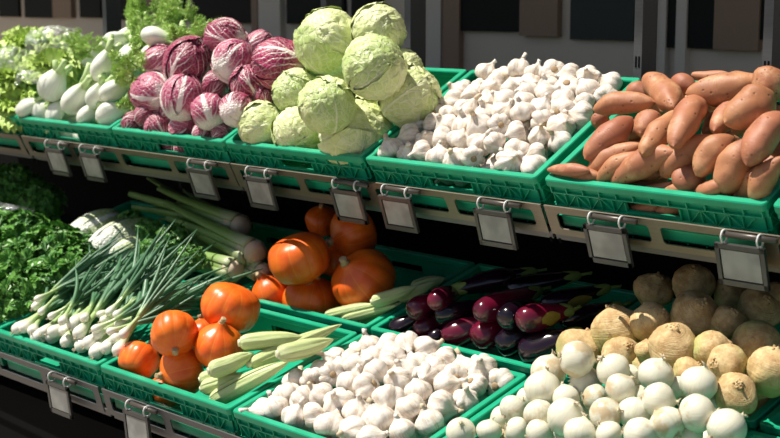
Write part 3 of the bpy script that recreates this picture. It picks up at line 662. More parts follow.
def longs(T, rows, bounds, make, nsph=5, prof=None, slack=.9, asp=0.):
    """rows: (xa, ya, na, xb, yb, nb, width px, phrase); make(i, mid, rot, length, half width, phrase)"""
    items = []
    for row in rows:
        xa, ya, na, xb, yb, nb, w, ph = row[:8]
        na = fit_n(T, xa, ya, na, .02, bounds[2], bounds[3]); nb = fit_n(T, xb, yb, nb, .02, bounds[2], bounds[3])
        a, ta = T.at(xa, ya, na); b, tb = T.at(xb, yb, nb); hw = w/2*(ta+tb)/2/F; b = a + (b-a).normalized()*max((b-a).length, asp*hw); ln = (b-a).length; k = nsph
        pr = prof or [.55,.92,1.,.85,.45]
        sp = [(a.lerp(b, min(max((j+.5)/k, hw*.6/ln), 1-hw*.4/ln)), hw*pr[j]) for j in range(k)]
        items.append(dict(sph=sp, a=a, b=b, hw=hw, ph=ph, row=row, fixed=(ph == 'fill')))
    relax(items, T, bounds, slack=slack)
    for i, it in enumerate(items):
        a, b = it['a']+it['off'], it['b']+it['off']; z = (b-a).normalized(); x = z.orthogonal().normalized(); x = Matrix.Rotation(i*1.7, 3, z) @ x
        make(i, (a+b)/2, Matrix((x, z.cross(x), z)).transposed(), (b-a).length, it['hw'], it)
NUM = ['first','second','third','fourth','fifth','sixth','seventh','eighth','ninth','tenth','eleventh','twelfth','thirteenth','fourteenth']
def bnd(x, s): return (x+.02, x+.58, s+.02, s+.475)
# ---- sweet potatoes
def Z(X, Y): return 580+X/3.02, 60+Y/3.02
SP = []
def sp(a, b, w, n, ph, nb=None):
    A, B = Z(*a), Z(*b); SP.append((A[0], A[1], n, B[0], B[1], n if nb is None else nb, w/3.02*1.24, ph))
sp((38,150),(228,128),56,.085,'lying across the top left of the heap beside the garlic crate')
sp((200,52),(285,145),72,.09,'at the rear left, pointing down to the front, near the rear rim')
sp((283,62),(345,88),60,.07,'seen nearly end on at the rear, left behind the biggest one')
sp((335,44),(450,40),30,.06,'thin and half hidden along the rear edge of the heap')
sp((318,102),(552,58),80,.13,'biggest and longest, lying across the top rear')
sp((545,105),(612,48),84,.12,'fat and reddish at the rear right, cut by the photo edge')
sp((150,90),(205,105),54,.05,'short and reddish, behind the one lying across top left')
sp((14,300),(160,172),80,.075,'broad and standing at the left end beside the crate wall')
sp((182,222),(222,168),74,.06,'short round one at left centre, seen end on')
sp((188,285),(296,155),66,.08,'slanting up in the left centre, right of the short round one')
sp((282,262),(372,112),76,.10,'slanting steeply in the very middle of the heap')
sp((312,150),(360,100),60,.05,'dark, tucked behind the steep one in the middle')
sp((372,222),(428,155),56,.05,'small and pale, right of the steep middle one')
sp((404,215),(512,85),66,.085,'slim, left behind the blunt speckled one')
sp((436,190),(584,100),96,.13,'blunt and speckled with a pale scar, at the right')
sp((45,195),(72,165),44,.02,'small and red, peeping out behind the left end')
sp((18,352),(190,255),60,.045,'long, second above the front rim from the left')
sp((46,376),(205,280),48,.035,'slim and pointed, at the front rim on the left')
sp((98,378),(300,276),76,.06,'long and plump, resting above the front rim left of centre')
sp((240,350),(412,232),70,.07,'large and slanting, in the front centre')
sp((350,350),(466,230),76,.075,'plump and scarred, right of front centre')
sp((428,408),(532,226),86,.085,'upright and large, tip down at the front rim')
sp((502,318),(612,160),90,.115,'largest at the right edge, slanting down')
sp((528,425),(622,290),66,.07,'slim at the front right corner')
sp((474,428),(572,326),82,.045,'broad, low at the front right beneath two others')
sp((308,395),(355,335),86,.035,'short with a blunt dotted end, at the front rim')
sp((355,402),(445,372),46,.02,'small, lying low at the front rim right of centre')
sp((370,130),(450,118),50,.03,'reddish, in the deep gap under the biggest one')
sp((545,205),(612,150),62,.06,'half hidden between two large ones at the right edge')
sp((175,405),(280,370),44,.01,'dark and low, just behind the front rim')
sp((240,405),(330,380),38,.005,'reddish and low, below the short blunt one')
SP.append((547,170,.012,590,171,.012,13,'smallest and thin, at the front left corner over the rim'))
SP.append((570,174,.015,602,176,.012,14,'stubby, right beside the thin one at front left'))
SP.append((630,208,-.05,668,206,-.05,15,'seen through the handle hole of the crate, left one'))
SP.append((655,211,-.05,690,208,-.05,15,'seen through the handle hole of the crate, right one'))
def mk_spud(i, mid, rot, ln, hw, it):
    me = spud_mesh(i+3, ln, hw); o = thing('sweet_potato', [('sweet_potato', me)], 'sweet potato '+it['ph'], 'sweet potato', 'sweet potatoes in the upper crate', M4(mid, rot))
    if it['ph'] == 'fill': BURIED.append((o, 'sweet potato', U.loc(mid)[0]))
def long_fill(T, rows, bounds, xs, ss, ns, wpx, r):
    for n in ns:
        for i in xs:
            for j in ss:
                p = T.w(bounds[0]+i*(bounds[1]-bounds[0]), bounds[2]+j*(bounds[3]-bounds[2]), n); a = r.uniform(0, 6.3); d = T.X*math.cos(a)+T.S*math.sin(a)
                q = []
                for e in (p-d*.07, p+d*.07): v = e-CAM; z = v.dot(CD); q += [390+F*v.dot(CR)/z, 219-F*v.dot(CU)/z, n]
                rows.append((*q, wpx, 'fill'))
long_fill(U, SP, (1.86,2.36,.05,.43), (.1,.37,.63,.9), (.1,.5,.9), (-.095,-.045,-.005), 24, random.Random(3))
longs(U, SP, bnd(1.822,0), mk_spud, slack=.78)
SP2 = [(xx*.13+1.95, ss) for xx in range(4) for ss in (.12,.30)]
# ---- cabbages
V_cab = [cabbage_v(11), cabbage_v(12, n=9), cabbage_v(13, ruff=.05), cabbage_v(14, ('cabbage_pale','cabbage_pale')), cabbage_v(15, ('cabbage_pale','cabbage'), n=6)]
def zc(X, Y, r): return 230+X/2.74, 5+Y/2.74, r/2.74
CB = [(*zc(268,98,84),.18,'largest, at the rear left of the heap',150,30,0), (*zc(408,68,68),.20,'yellowish, topmost at the rear right',60,40,3), (*zc(395,170,84),.20,'big and pale, on top in the middle right',30,30,4), (*zc(492,252,80),.05,'at the right end beside the upper garlic',40,40,1),
      (*zc(288,180,56),.09,'mostly hidden, right below the largest one',80,30,2), (*zc(178,238,60),.09,'dark green, at the left beside the radicchio',130,35,2), (*zc(265,275,74),.15,'cream edged, on top in the front middle',70,55,4), (*zc(347,352,98),.045,'broad and low at the front right',60,50,3),
      (*zc(86,332,62),.035,'leftmost, at the front rim',200,30,1), (*zc(190,350,70),.03,'with white ribs, at the front rim left of centre',250,40,0), (*zc(382,290,56),.0,'deep in the gap in the middle',90,40,2), (*zc(470,180,58),.09,'hidden behind the big pale top one',40,20,1)]
balls(U, 'cabbage', 'cabbage', 'cabbages in the upper crate', CB, V_cab, bnd(.6,0), 'pale green round cabbage,', slack=.84, fill=.06)
# ---- radicchio
V_rad = [cabbage_v(21, ('radicchio','radicchio'), 6, .03, .012, 1.05, .05, -88, 1.), cabbage_v(22, ('radicchio','radicchio'), 7, .03, .012, 1.12, .05, -88, .95), cabbage_v(23, ('radicchio_pale','radicchio_pale'), 6, .03, .012, 1.1, .05, -88, 1.), cabbage_v(24, ('radicchio','radicchio_pale'), 6, .04, .012, 1.0, .06, -88, 1.1)]
RD = [(159,60,15,.13,'pale, at the upper left touching the fennel leaves',20,20,2), (188,63,21.5,.15,'dark with fine white veins, upper left of centre',60,10,1), (182.5,98,20.5,.08,'pinkish and crinkled, at the left centre',80,-15,2), (153.5,93,20.5,.075,'half white, leftmost of the large ones',160,-35,2),
      (226,37.5,18.5,.20,'topmost at the rear of the heap',160,-10,0), (259,46,14,.14,'whitish, at the rear right behind others',60,30,2), (234,61,20.5,.17,'with broad white ribs, high in the middle',50,-30,3), (280,65,24,.15,'large and dark with pale ribs, beside the cabbages',170,-15,1),
      (250,84,18.5,.11,'dark, right of centre below the large rear ones',120,50,0), (209,112,17,.075,'torn and mottled, at the front centre',110,-20,3), (237,110,16,.075,'with its cut stump facing the front',60,-60,3), (217,84,13,.09,'small, wedged in the middle',40,40,0),
      (266,97,11,.07,'low, at the right beside the crate wall',90,30,0), (133,123,11,.02,'small, at the front left corner',60,50,0), (145,115,10,.03,'small red one, behind the front left corner',60,40,0), (157.5,127,12.5,.02,'small and ribbed, left at the front rim',100,40,3),
      (184,129,14,.02,'wide and low, centre of the front rim',30,30,3), (203,133,10,.015,'squashed, front rim right of centre',60,30,2), (222,134,10,.015,'small and mottled, front right corner',50,50,0), (205,48,11,.13,'mostly hidden, red, behind the topmost one',40,20,2), (255,105,12,.04,'curled leaf tips showing, right front',30,40,3), (172,110,12,.02,'dark, buried at the left front',50,30,0)]
balls(U, 'radicchio', 'radicchio', 'radicchio heads in the upper crate', RD, V_rad, bnd(0,0), 'purple radicchio head,', slack=.82, fill=.042)
# ---- garlic heaps
V_gar = [garlic_v(s) for s in range(31, 39)]
def garlic_heap(T, x0, s0, nrow, ncol, R, top, seed, where, group, skip=None):
    r = random.Random(seed); its = []; W_, D_ = .555, .45
    for lay in (0, 1, 2):
        for j in range(nrow - lay if lay < 2 else 2):
            s = .022+R + (D_-2*R+.02)*(j + .5*lay)/(nrow-1)
            for i in range(ncol - (j+lay) % 2):
                x = .022+R*.9 + (W_-1.8*R)*(i + .5*((j+lay) % 2))/(ncol-1)
                if x > .58-R*.6: continue
                xx, ss = x+r.uniform(-.009,.009), s+r.uniform(-.008,.008); n = top(xx/.6, ss/.49) - lay*R*1.5 + (r.uniform(-.012,.014) if not lay else 0)
                if lay and n < -.136+R*.8: continue
                its.append(dict(sph=[(T.w(x0+xx, s0+ss, n), R)], p=T.w(x0+xx, s0+ss, n), key=(lay, j, i), R=R*r.uniform(.88,1.14), fixed=(lay == 2)))
    relax(its, T, (x0+.02, x0+.58, s0+.02, s0+.475), 90, .88, False, 1.)
    for it in its:
        lay, j, i = it['key']; p = it['p']+it['off']; q_ = T.loc(p)
        if q_[2] < -.136+R*.6 or (q_[2] < 0 and not (x0+.03 < q_[0] < x0+.57 and s0+.03 < q_[1] < s0+.465)): continue
        z = (T.N*r.uniform(-.1,.8) + Vector((r.uniform(-1,1), r.uniform(-1,1), r.uniform(-.7,.8)))).normalized(); x = z.orthogonal().normalized(); x = Matrix.Rotation(r.random()*6.3, 3, z) @ x
        o = thing('garlic_bulb', V_gar[r.randrange(8)], '', 'garlic', group, M4(p, Matrix((x, z.cross(x), z)).transposed(), it['R']))
        HEAP.append((o, lay, j, T.loc(p)[0], where))
HEAP = []
garlic_heap(U, 1.205, 0, 8, 9, .034, lambda u, v: -.020 + .046*math.sin(PI*min(u*1.02,1))**.8*min(1, v*2.6)*(1-.8*max(0,v-.5)) , 5, 'upper', 'garlic bulbs in the upper crate')
garlic_heap(L, .6156, 0, 7, 8, .038, lambda u, v: -.034 + .076*math.sin(PI*min(u,1))**.8*min(1, .35+v*1.6)*(1-1.7*max(0,v-.5)), 9, 'lower', 'garlic bulbs in the lower crate')
# ---- onions
V_on = [onion_v(s, 'onion_tan' if s in (42,45) else 'onion') for s in range(41, 47)]
def zo(X, Y, r): return 480+X/2.213, 240+Y/2.213, r/2.213
ON = [(577,359,18.5,.15,'standing highest at the heap\'s left, against a rutabaga'), (613,370,17.5,.13,'greenish white, second from left in the topmost row'), (548,372,18,.11,'brownish and papery, left of the highest one'), (586,384,17.5,.10,'greenish, just below the highest one'),
      (621,389,16.5,.125,'round and glossy with a tan spot, in the centre'), (656,375,18.5,.12,'with a dry ring, third from left in the topmost row'), (699,384,19,.13,'bright and glossy, right of the topmost row, beside rutabagas'), (658.5,400,18,.12,'large, centre right, under the one with a dry ring'),
      (543,389,18.5,.08,'large, at the left end above the garlic crate'), (566,398,13.5,.085,'small, between two large ones at the left'), (513,409,14.5,.045,'at the far left, touching the crate wall'), (539,414,16,.06,'with tan root end showing, left front'), (566,417,19.5,.085,'large with dry roots at its right side, left front'),
      (606,414,17,.10,'tall, under brown papery skin, in the front centre'), (634,413,17,.095,'plain, between centre and right front'), (697,413,19.5,.11,'with pointed torn skin, right front'), (667,424,18.5,.10,'tan bellied, right of front centre'), (727,428,20,.10,'at the right front corner above the crate rim'),
      (580,433,17,.075,'cut by the bottom photo edge, left of centre'), (609,434,14,.08,'small, cut by the bottom photo edge in the centre'), (640,434,17,.09,'with a shrivelled neck, at the bottom edge'), (539,433,14,.045,'low, at the bottom edge on the left'), (517,430,13.5,.03,'low, second from left at the bottom edge'), (489,431,13,.015,'leftmost, at the bottom edge near the garlic crate'),
      (677,388,13,.09,'half hidden behind the bright glossy one'), (629,377,13,.09,'half hidden, behind the round one in the centre'), (595,398,14,.075,'brown and papery, deep in the heap\'s centre'), (691,435,13,.07,'low, bottom edge under the torn one'), (461,432,15,.012,'lying apart at the left, above the garlic rim'),
      (600,440,16,.04,'barely showing at the bottom edge'), (712,404,14,.05,'hidden behind the right front corner'), (640,398,14,.06,'wedged deep right of the centre'), (528,400,13,.03,'wedged behind the far left one'), (558,436,15,.03,'barely showing, bottom edge left of centre'), (650,440,15,.04,'barely showing at the bottom edge, right of centre'), (503,418,13,.0,'low behind the leftmost ones')]
ON = [(*q[:5], R0.uniform(-20,140), R0.uniform(-48,48), R0.choice((1,4) if any(c in q[4] for c in ('tan','brown','papery')) else (0,2,3,5))) for q in ON]
balls(L, 'white_onion', 'onion', 'white onions in the heap', ON, V_on, bnd(1.2312,0), 'white onion', 1., (60,0), 80, slack=.82, fill=.038)
# ---- rutabagas
V_sw = [swede_v(s) for s in range(51, 57)]
def zr(X, Y, r): return 480+X/2.213, 240+Y/2.213, r/2.213
RB = [(*zr(303,205,57),.11,'pear shaped and brown, leftmost, touching the eggplants',100,0,1), (*zr(222,246,54),.10,'brown with a tuft of roots, behind the highest onion',60,10,0), (*zr(310,255,42),.07,'small and scabby, just behind the onions on the left',60,50,2), (*zr(377,183,46),.12,'greenish, in shade, behind the pear shaped one',40,50,3),
      (*zr(386,112,44),.10,'dark, in deep shade at the rear left',80,30,4), (*zr(472,100,46),.12,'dark and rearmost, below the sweet potato tag',100,40,5), (*zr(475,170,57),.12,'large with a knobbly crown, shaded, in the middle',80,50,0), (*zr(430,240,57),.15,'sunlit with a dark cut crown, largest at the front centre',100,30,3),
      (*zr(370,248,26),.10,'slim, squeezed left of the sunlit large one',90,0,1), (*zr(512,246,44),.12,'sunlit and rough, right of the large front one',20,20,5), (*zr(557,122,40),.09,'dark, in deep shade at the rear centre',60,30,2), (*zr(548,185,38),.12,'brown and shaded, between two large shaded ones',70,40,1),
      (*zr(616,155,48),.11,'shaded, at the rear right',60,50,4), (*zr(612,232,54),.10,'large with an orange scar, shaded, at the right',250,50,3), (*zr(547,277,46),.115,'pale green with a ringed crown, lying sideways in the sun',170,35,0), (*zr(612,318,38),.06,'dark, behind the green bottomed one',40,40,5), (*zr(646,290,54),.09,'at the right photo edge, tall and sunlit',80,20,1), (*zr(626,378,42),.02,'half hidden behind the crate rim at bottom right',60,30,4), (*zr(362,285,30),.06,'orange tan, low among the onions',30,30,2), (*zr(462,296,38),.08,'low, behind the bright glossy onion',40,30,4), (*zr(655,135,40),.10,'dark, in shade at the right photo edge',60,30,5), (*zr(430,300,34),.05,'low and mostly hidden behind the onions',60,30,2), (*zr(500,205,40),.07,'in shade, deep in the middle of the heap',60,30,1), (*zr(580,215,36),.07,'in shade, deep at the right of the heap',60,30,3)]
balls(L, 'rutabaga', 'rutabaga', 'rutabagas in the lower rear crate', RB, V_sw, (1.235,1.825,.497,.99), 'tan rutabaga,', 1., slack=.82, fill=.046)
balls(L, 'rutabaga', 'rutabaga', 'rutabagas in the lower rear crate', [(*zr(566,342,50),.10,'green bottomed and cracked, above the crate rim at the right',100,55,2)], V_sw, (1.235,1.825,.42,.99), 'tan rutabaga,', 1.)
# ---- squashes
V_sq = [squash_v(61,.92), squash_v(62,1.0), squash_v(63,.86)]
SQ = [(230.6,307,30,.14,'largest, on top of the front crate heap',250,-10,2), (173.8,333,24,.12,'round, left of the largest, stem facing the viewer',285,45,0), (139,361,21,.04,'leftmost in the front crate, by the rim',60,-30,0), (182.5,371,26,.10,'ribbed, low in front with stem turned left',190,30,2), (219,346,25,.06,'with its pointed stem up, below the largest one',80,25,1), (203,334,17,.03,'mostly hidden in the gap of the front crate',100,0,0), (165,392,17,-.05,'seen through the handle hole of the front crate',60,0,0)]
balls(L, 'squash', 'squash', 'orange squashes in the front crate', SQ, V_sq, bnd(0,0), 'orange red squash,', 1., slack=.86)
SB = [(299,258,31,.125,'half sunlit, on top in the rear crate',-70,-15,2), (271,293,20,.07,'left in the rear crate with its stem tilted up',120,20,1), (312,302,29,.06,'wide, front of the rear crate, stem on top',80,20,0), (364,281,33,.045,'large, shaded, at the right of the rear crate',135,30,2), (354,233,26,.13,'shaded, high at the rear under a price tag',200,20,0), (322,221,17,.13,'small and dark, highest at the rear',90,30,0), (335,262,17,.05,'dark, hidden in the gap between the rear ones',90,0,1)]
balls(L, 'squash', 'squash', 'orange squashes in the rear crate', SB, V_sq, bnd(0,.51), 'orange red squash,', 1., slack=.86)
# ---- corn in the husk
V_co = [corn_v(s) for s in range(71, 75)]
def mk_corn(i, mid, rot, ln, hw, it):
    thing('corn_cob', V_co[i % 4], 'corn cob in pale green husk, '+it['ph'], 'corn', 'corn cobs', M4(mid, rot, (hw, hw, ln/7.)))
longs(L, [(240,343,.10,304,336,.07,17,'topmost in the front crate, stub end left'), (278,354,.095,335,345,.06,18,'upper right one in front crate, by the wall'), (250,364,.05,341,325,.05,15,'longest, its tip reaching up over the right wall'), (209,371,.075,255,358,.06,17,'middle left in the front crate, beside the squash'),
          (202,389,.03,252,373,.035,16,'low at the front rim, left of the fibrous one'), (212,401,.035,287,361,.06,17,'fibrous, at the front right rim'), (200,380,.015,238,368,.02,14,'short stub, leftmost at the front rim'), (231,352,.05,258,343,.05,12,'short stub peeping out behind the topmost one')], bnd(0,0), mk_corn, prof=[.9,1.,.95,.75,.4], slack=.88)
longs(L, [(326,316,.03,378,303,.03,11,'left of the three sunlit ones in the rear crate'), (343,319,.03,394,304,.03,11,'middle of the three sunlit ones in the rear crate'), (361,323,.02,408,303,.03,11,'right of the three sunlit ones, against the crate wall'), (372,302,.04,418,290,.04,13,'shaded, behind the sunlit ones'), (412,289,.02,446,278,.02,13,'rearmost, in deep shade by the wall'), (398,298,.02,436,286,.02,12,'shaded, lying along the right wall')], bnd(0,.51), mk_corn, prof=[.9,1.,.95,.75,.4], slack=.88)
# ---- eggplants
V_eg = [[eggplant_v(81+k, l_, m_) for k, l_ in enumerate((3.2,3.0,3.5))] for m_ in ('aubergine','aubergine_red')]
def mk_egg(i, mid, rot, ln, hw, it):
    ps = V_eg[1 if any(c in it['ph'] for c in ('wine red','bright red','sunlit red','dark red')) else 0][i % 3]; L0 = 2.0*(1 if i % 3 == 0 else 1)+1.
    lz = {0:3.2,1:3.0,2:3.5}[i % 3]; s_ = ln/lz
    o = thing('eggplant', ps, 'eggplant, '+it['ph'], 'eggplant', 'eggplants in the crate', M4(mid - rot @ Vector((0,0,.5*s_*lz/3.05)) + rot @ Vector((0,0,0)), rot, (hw, hw, s_)))
    if 'scar' in it['ph']:
        lc = rot.transposed() @ (-CD + CR*.35 - CU*.35); SCA = math.atan2(lc.y, lc.x)
        sc_ = MB(); rows = []
        for j in range(7): rows.append([tuple(Vector(((.985-.06*abs(k/6-1)**2*.2)*math.cos(SCA+(k/12-.5)*1.2*math.sin(PI*(.12+.76*j/6))), 1.0*math.sin(SCA+(k/12-.5)*1.2*math.sin(PI*(.12+.76*j/6))), .0))*(interp([(1.,),(.97,),(.9,),(.80,)], j/6)[0]*1.03) + Vector((0,0,.0+.18*j))) for k in range(13)])
        link('scar', sc_.grid(rows, False).mesh('scar', 'scar'), o)
def eg(x0, y0, n0, x1, y1, n1, w, ph): EG.append((x0, y0, n0, x1, y1, n1, w, ph))
EG = []
eg(390,332,.03,412,321,.0,20,'black, at the front left corner of the crate')
eg(414,333,.04,440,322,.0,22,'small and wine red, second from left at the front rim')
eg(409,313,.085,438,300,.05,25,'wine red and plump, upper left of the sunlit group')
eg(434,303,.10,462,290,.05,24,'dark brown, behind the plump wine red one')
eg(434,316,.085,494,302,.05,22,'long and dark violet, across the left centre')
eg(428,341,.02,448,331,-.01,17,'small and dark, low between two red ones')
eg(442,339,.06,484,324,.02,29,'large and wine red, front rim left of centre')
eg(473,341,.07,505,324,.02,31,'large and bright red, centre of the front rim')
eg(476,314,.11,540,290,.06,28,'sunlit red at one end, shadow across its middle')
eg(504,320,.10,535,304,.05,28,'black and shiny, between the red ones and the scarred one')
eg(517,322,.13,562,310,.09,29,'dark red with a brown yellow scar')
eg(496,349,.08,530,331,.03,31,'black with bright highlights, front centre right')
eg(521,355,.085,575,337,.05,34,'biggest black one, at the front right near the onions')
eg(516,277,.07,449,290,.09,24,'shaded, its green stalk end facing left')
eg(470,284,.03,536,271,.04,20,'in deep shade at the rear left')
eg(506,290,.05,580,275,.05,22,'in deep shade at the rear middle')
eg(540,306,.07,610,290,.06,22,'in shade, right behind the scarred one')
eg(560,322,.06,622,305,.05,22,'in shade at the right, next to the rutabagas')
eg(566,340,.05,622,326,.04,22,'in shade, low at the right end')
longs(L, EG, bnd(.6156,.51), mk_egg, prof=[.9,1.,.9,.68,.45], slack=.84, asp=4.2)
# ---- fennel
rs0 = random.Random(5)
V_fe = [fennel_v(91, False, 1.5), fennel_v(92, True, .7), fennel_v(93, False, 1.2)]
FE = [(25,107,11.5,.03,'leftmost at the front rim, cut base turned left',20,20,0), (41,112,10,.015,'small, second from left at the rim',30,30,2), (55,113,11,.015,'small, third from left at the rim',40,20,2), (52,87,14,.08,'with a tall cut stalk, upper left',60,10,2), (76,100,15.5,.07,'large, tilted with green stalks to the upper right',50,20,0), (98,97,12.5,.06,'half hidden, centre right of the bulbs',60,20,2),
      (104,68,15,.13,'plump and smooth, highest in the middle',65,10,2), (113,91,13.5,.075,'short with green stubs, beside the radicchio',30,20,2), (88,115,12,.02,'low at the front rim, right of centre',40,30,0), (110,115,13.5,.03,'rightmost at the front rim, lying flat',20,10,0), (114,42,11.5,.15,'lying flat at the rear, long and slim',20,0,0), (155,37,13.5,.19,'rear right, its round cut base facing left',-15,10,0), (90,58,9.5,.10,'partly hidden behind the plump one',40,0,2),
      (128,58,12,.10,'buried in green leaves beside the radicchio',60,0,1), (170,38,11,.15,'buried at the rear right in leaves',35,0,1), (140,30,10,.15,'buried at the rear middle in leaves',70,0,1), (138,68,10,.08,'buried low in leaves near the radicchio',40,10,1), (125,40,10,.12,'buried in leaves at the rear middle, lower',60,0,1), (118,50,9,.11,'buried, its leaves fanning to the right',10,0,1), (150,52,10,.12,'buried behind the leftmost radicchio',25,0,1), (186,44,9,.14,'buried behind the dark radicchio, rear right',20,0,1), (133,85,9,.05,'buried low with a few stray leaves, beside the radicchio',-60,20,1)]
balls(U, 'fennel', 'fennel', 'fennel bulbs in the upper crate', FE, V_fe, bnd(-.6,0), 'white fennel bulb,', 1., slack=.8, fill=.042, fillv=(0,2))
SPR = [frond_mesh(s, .15, 6) for s in (151,152,153)]
for i, (px, py, n, ang, tow, l) in enumerate(((128,46,.15,20,30,'feathery green fennel leaves at the rear, left of the cut bulb'), (140,72,.10,30,40,'feathery fennel leaves left of the leftmost radicchio'), (122,82,.09,50,40,'feathery fennel leaves between bulbs and radicchio'), (168,42,.16,10,30,'feathery fennel leaves right of the cut round base'), (188,36,.16,0,20,'feathery fennel leaves at the rear right, above the radicchio'), (150,50,.13,0,50,'feathery fennel leaves below the bulb with round cut base'),
                                             (130,26,.17,75,5,'tallest upright fennel sprig at the rear of its crate'), (132,98,.05,-30,50,'thin fennel leaves hanging low by the crate corner'), (160,28,.17,40,10,'feathery fennel leaves rising behind the bulb with round base'), (80,62,.13,70,20,'fennel leaves behind the bulb with tall cut stalk'))):
    p, t_ = U.at(px, py, n); thing('fennel_sprig', [('fennel_sprig', SPR[i % 3])], l, 'fennel leaves', 'fennel leaves in the upper crate', M4(p, axis_rot(ang, tow, i*1.3), rs0.uniform(.6,.85)))
# ---- lettuce and bags
LT = [lettuce_mesh(s) for s in (101,102,103)]
for i, (px, py, n, rp, ang, tow, l) in enumerate(((30,36,.16,30,85,25,'frilly green lettuce at the rear left of the upper tier'), (53,58,.14,27,80,45,'frilly yellow green lettuce partly wrapped in clear bag, behind the fennel'), (12,68,.12,28,80,40,'frilly green lettuce at left photo edge under a torn bag'), (14,98,.04,26,100,45,'frilly lettuce at the front rim, left of the leftmost fennel'), (-18,80,.06,30,90,40,'frilly lettuce half outside the left photo edge'), (70,40,.13,20,80,30,'small lettuce behind the bagged one'))):
    n = fit_n(U, px, py, n, .03, 0, .5); p, t_ = U.at(px, py, n); r = rp*t_/F; rot = axis_rot(ang, tow, i*1.3)
    thing('lettuce', [('lettuce', LT[i % 3])], l, 'lettuce', 'lettuces on the upper tier', M4(p - rot @ Vector((0,0,r*.6)), rot, r*1.15))
def bag(px, py, n, rx, ry, seed, l):
    p, t_ = U.at(px, py, n); r = t_/F; rows = []
    for j in range(33):
        row = []
        for i in range(41):
            u, v = i/40*2-1, j/32*2-1; d = u*u+v*v; h = 1.15*math.sqrt(max(0, 1-.75*min(d,1.3)))-.3*max(0,d-1)
            q = Vector((u*rx*r, v*ry*r, h*ry*r)); w = nz((u*2.2,v*2.2,seed), 1.3, seed)*.20 + abs(nz((u*5,v*5,seed), 1., seed))*.12
            row.append(q + Vector((.2*w*ry*r, .2*w*ry*r, w*ry*r)))
        rows.append(row)
    z = (CU*.75 - CD*.65).normalized(); x = (CR - z*CR.dot(z)).normalized()
    thing('plastic_bag', [('plastic_bag', MB().grid(rows, False).mesh('plastic_bag', 'bag'))], l, 'plastic bag', 'clear bags over the lettuce', M4(p, Matrix((x, z.cross(x), z)).transposed()))
bag(56,46,.17,29,16,3,'clear crumpled plastic bag over the rear lettuce behind the fennel'); bag(12,66,.16,17,17,7,'clear torn plastic bag over lettuce at the left photo edge'); bag(28,80,.13,12,8,11,'small crumpled clear bag beside the fennel with tall cut stalk')
# ---- parsley
HB = [herb_meshes(s, 240, .16, .12, .0225) for s in (111,112,113)]
for i, (px, py, n, rp, ang, l) in enumerate(((15,268,.05,40,80,'parsley bunch at left photo edge, beside the spring onions'), (50,258,.06,42,70,'parsley bunch in the middle, behind the leftmost spring onion leaves'), (20,240,.09,38,90,'parsley bunch upper left, in front of a plastic sleeve'), (72,270,.04,36,60,'parsley bunch right, just below the white cabbage heads'), (10,300,.02,34,90,'parsley bunch lowest, over the left crate corner'), (40,290,.02,34,70,'parsley bunch low, touching the spring onion leaves'), (-14,270,.06,36,90,'parsley bunch half outside the left photo edge'), (84,250,.05,26,60,'parsley sprigs just left of the white cabbage heads'),
                                            (15,188,.10,30,90,'parsley bunch in the shaded rear left, under the fennel crate'), (38,200,.06,24,60,'parsley bunch in shade behind the plastic sleeve'), (-8,205,.08,28,90,'parsley bunch at left photo edge, rear shade'), (-6,235,.08,34,90,'parsley bunch at left photo edge, middle height'))):
    p, t_ = L.at(px, py, n); r = rp*t_/F/.13
    thing('parsley_bunch', HB[i % 3], l, 'parsley', 'parsley bunches on the lower tier', M4(p - CU*.06*r, axis_rot(ang, 35, i*1.9), r))
p, t_ = L.at(12, 212, .10)
sl = MB().tube([(-.16,0,0),(-.06,.01,.005),(.02,0,0),(.08,0,.0)], [.040,.036,.026,.012], 12).mesh('plastic_sleeve', 'bag')
thing('plastic_sleeve', [('plastic_sleeve', sl)], 'clear plastic sleeve lying in the parsley at the left photo edge', 'plastic sleeve', None, M4(p, Matrix((CR, (-CD), CU)).transposed()))
# ---- white cabbage heads and celery in the shade
V_na = [cabbage_v(s, ('napa','napa'), 9, .03, .02, 1.9, .05, -86, 1.) for s in (121,122)]
NA = [(92,233,17,.20,'large and white, tilted, upper left beside a dark green top',35,-35), (118,241,17,.18,'white, right of the large one, below the first tag pair',30,-35), (93,254,12,.11,'small white butt end just above the parsley',30,10), (106,262,13,.11,'white butt end half buried in green leaves',25,10), (63,238,10,.05,'small pale one leftmost beside the parsley',20,10), (128,252,12,.03,'pale, low behind the spring onion leaves',20,0)]
balls(L, 'napa_cabbage', 'cabbage', 'long white cabbages in the shaded rear crate', NA, V_na, (-.62,-.02,.51,1.0), 'long white cabbage head,', 1., slack=.8)
V_ce = [celery_v(s) for s in (131,132)]
for i, (ax, ay, bx_, by_, n, w, l) in enumerate(((254,252,170,214,.10,30,'dark green celery head in shade, root end pointing right to the squashes'), (240,226,150,196,.12,28,'celery head in deep shade, highest below the tags'), (236,270,168,250,.05,26,'pale celery head lit along its lower side, behind spring onions'), (262,272,190,236,.04,22,'celery head low in shade, mostly hidden'))):
    a, ta = L.at(ax, ay, n); b, tb = L.at(bx_, by_, n); z = (b-a).normalized(); hw = w/2*ta/F; x = z.orthogonal().normalized()
    thing('celery', V_ce[i % 2], l, 'celery', 'celery heads in the rear crate', M4(a, Matrix((x, z.cross(x), z)).transposed(), (hw, hw, (b-a).length/8)))
for i, (px, py, rp, l) in enumerate(((148,232,16,'loose parsley sprigs lying on the white cabbage heads'), (172,240,18,'green celery leaves between white cabbages and celery'), (150,252,16,'green celery leaves behind the spring onion tips'), (190,258,15,'sparse green leaves beside the pale celery head'), (130,222,14,'dark leaves in shade above the white cabbages'))):
    p, t_ = L.at(px, py, .10); r = rp*t_/F/.13
    thing('celery_leaf_bunch', HB[i % 3], l, 'celery leaves', 'celery leaves in the rear crate', M4(p - CU*.05*r, axis_rot(60, 35, i*2.1), r))
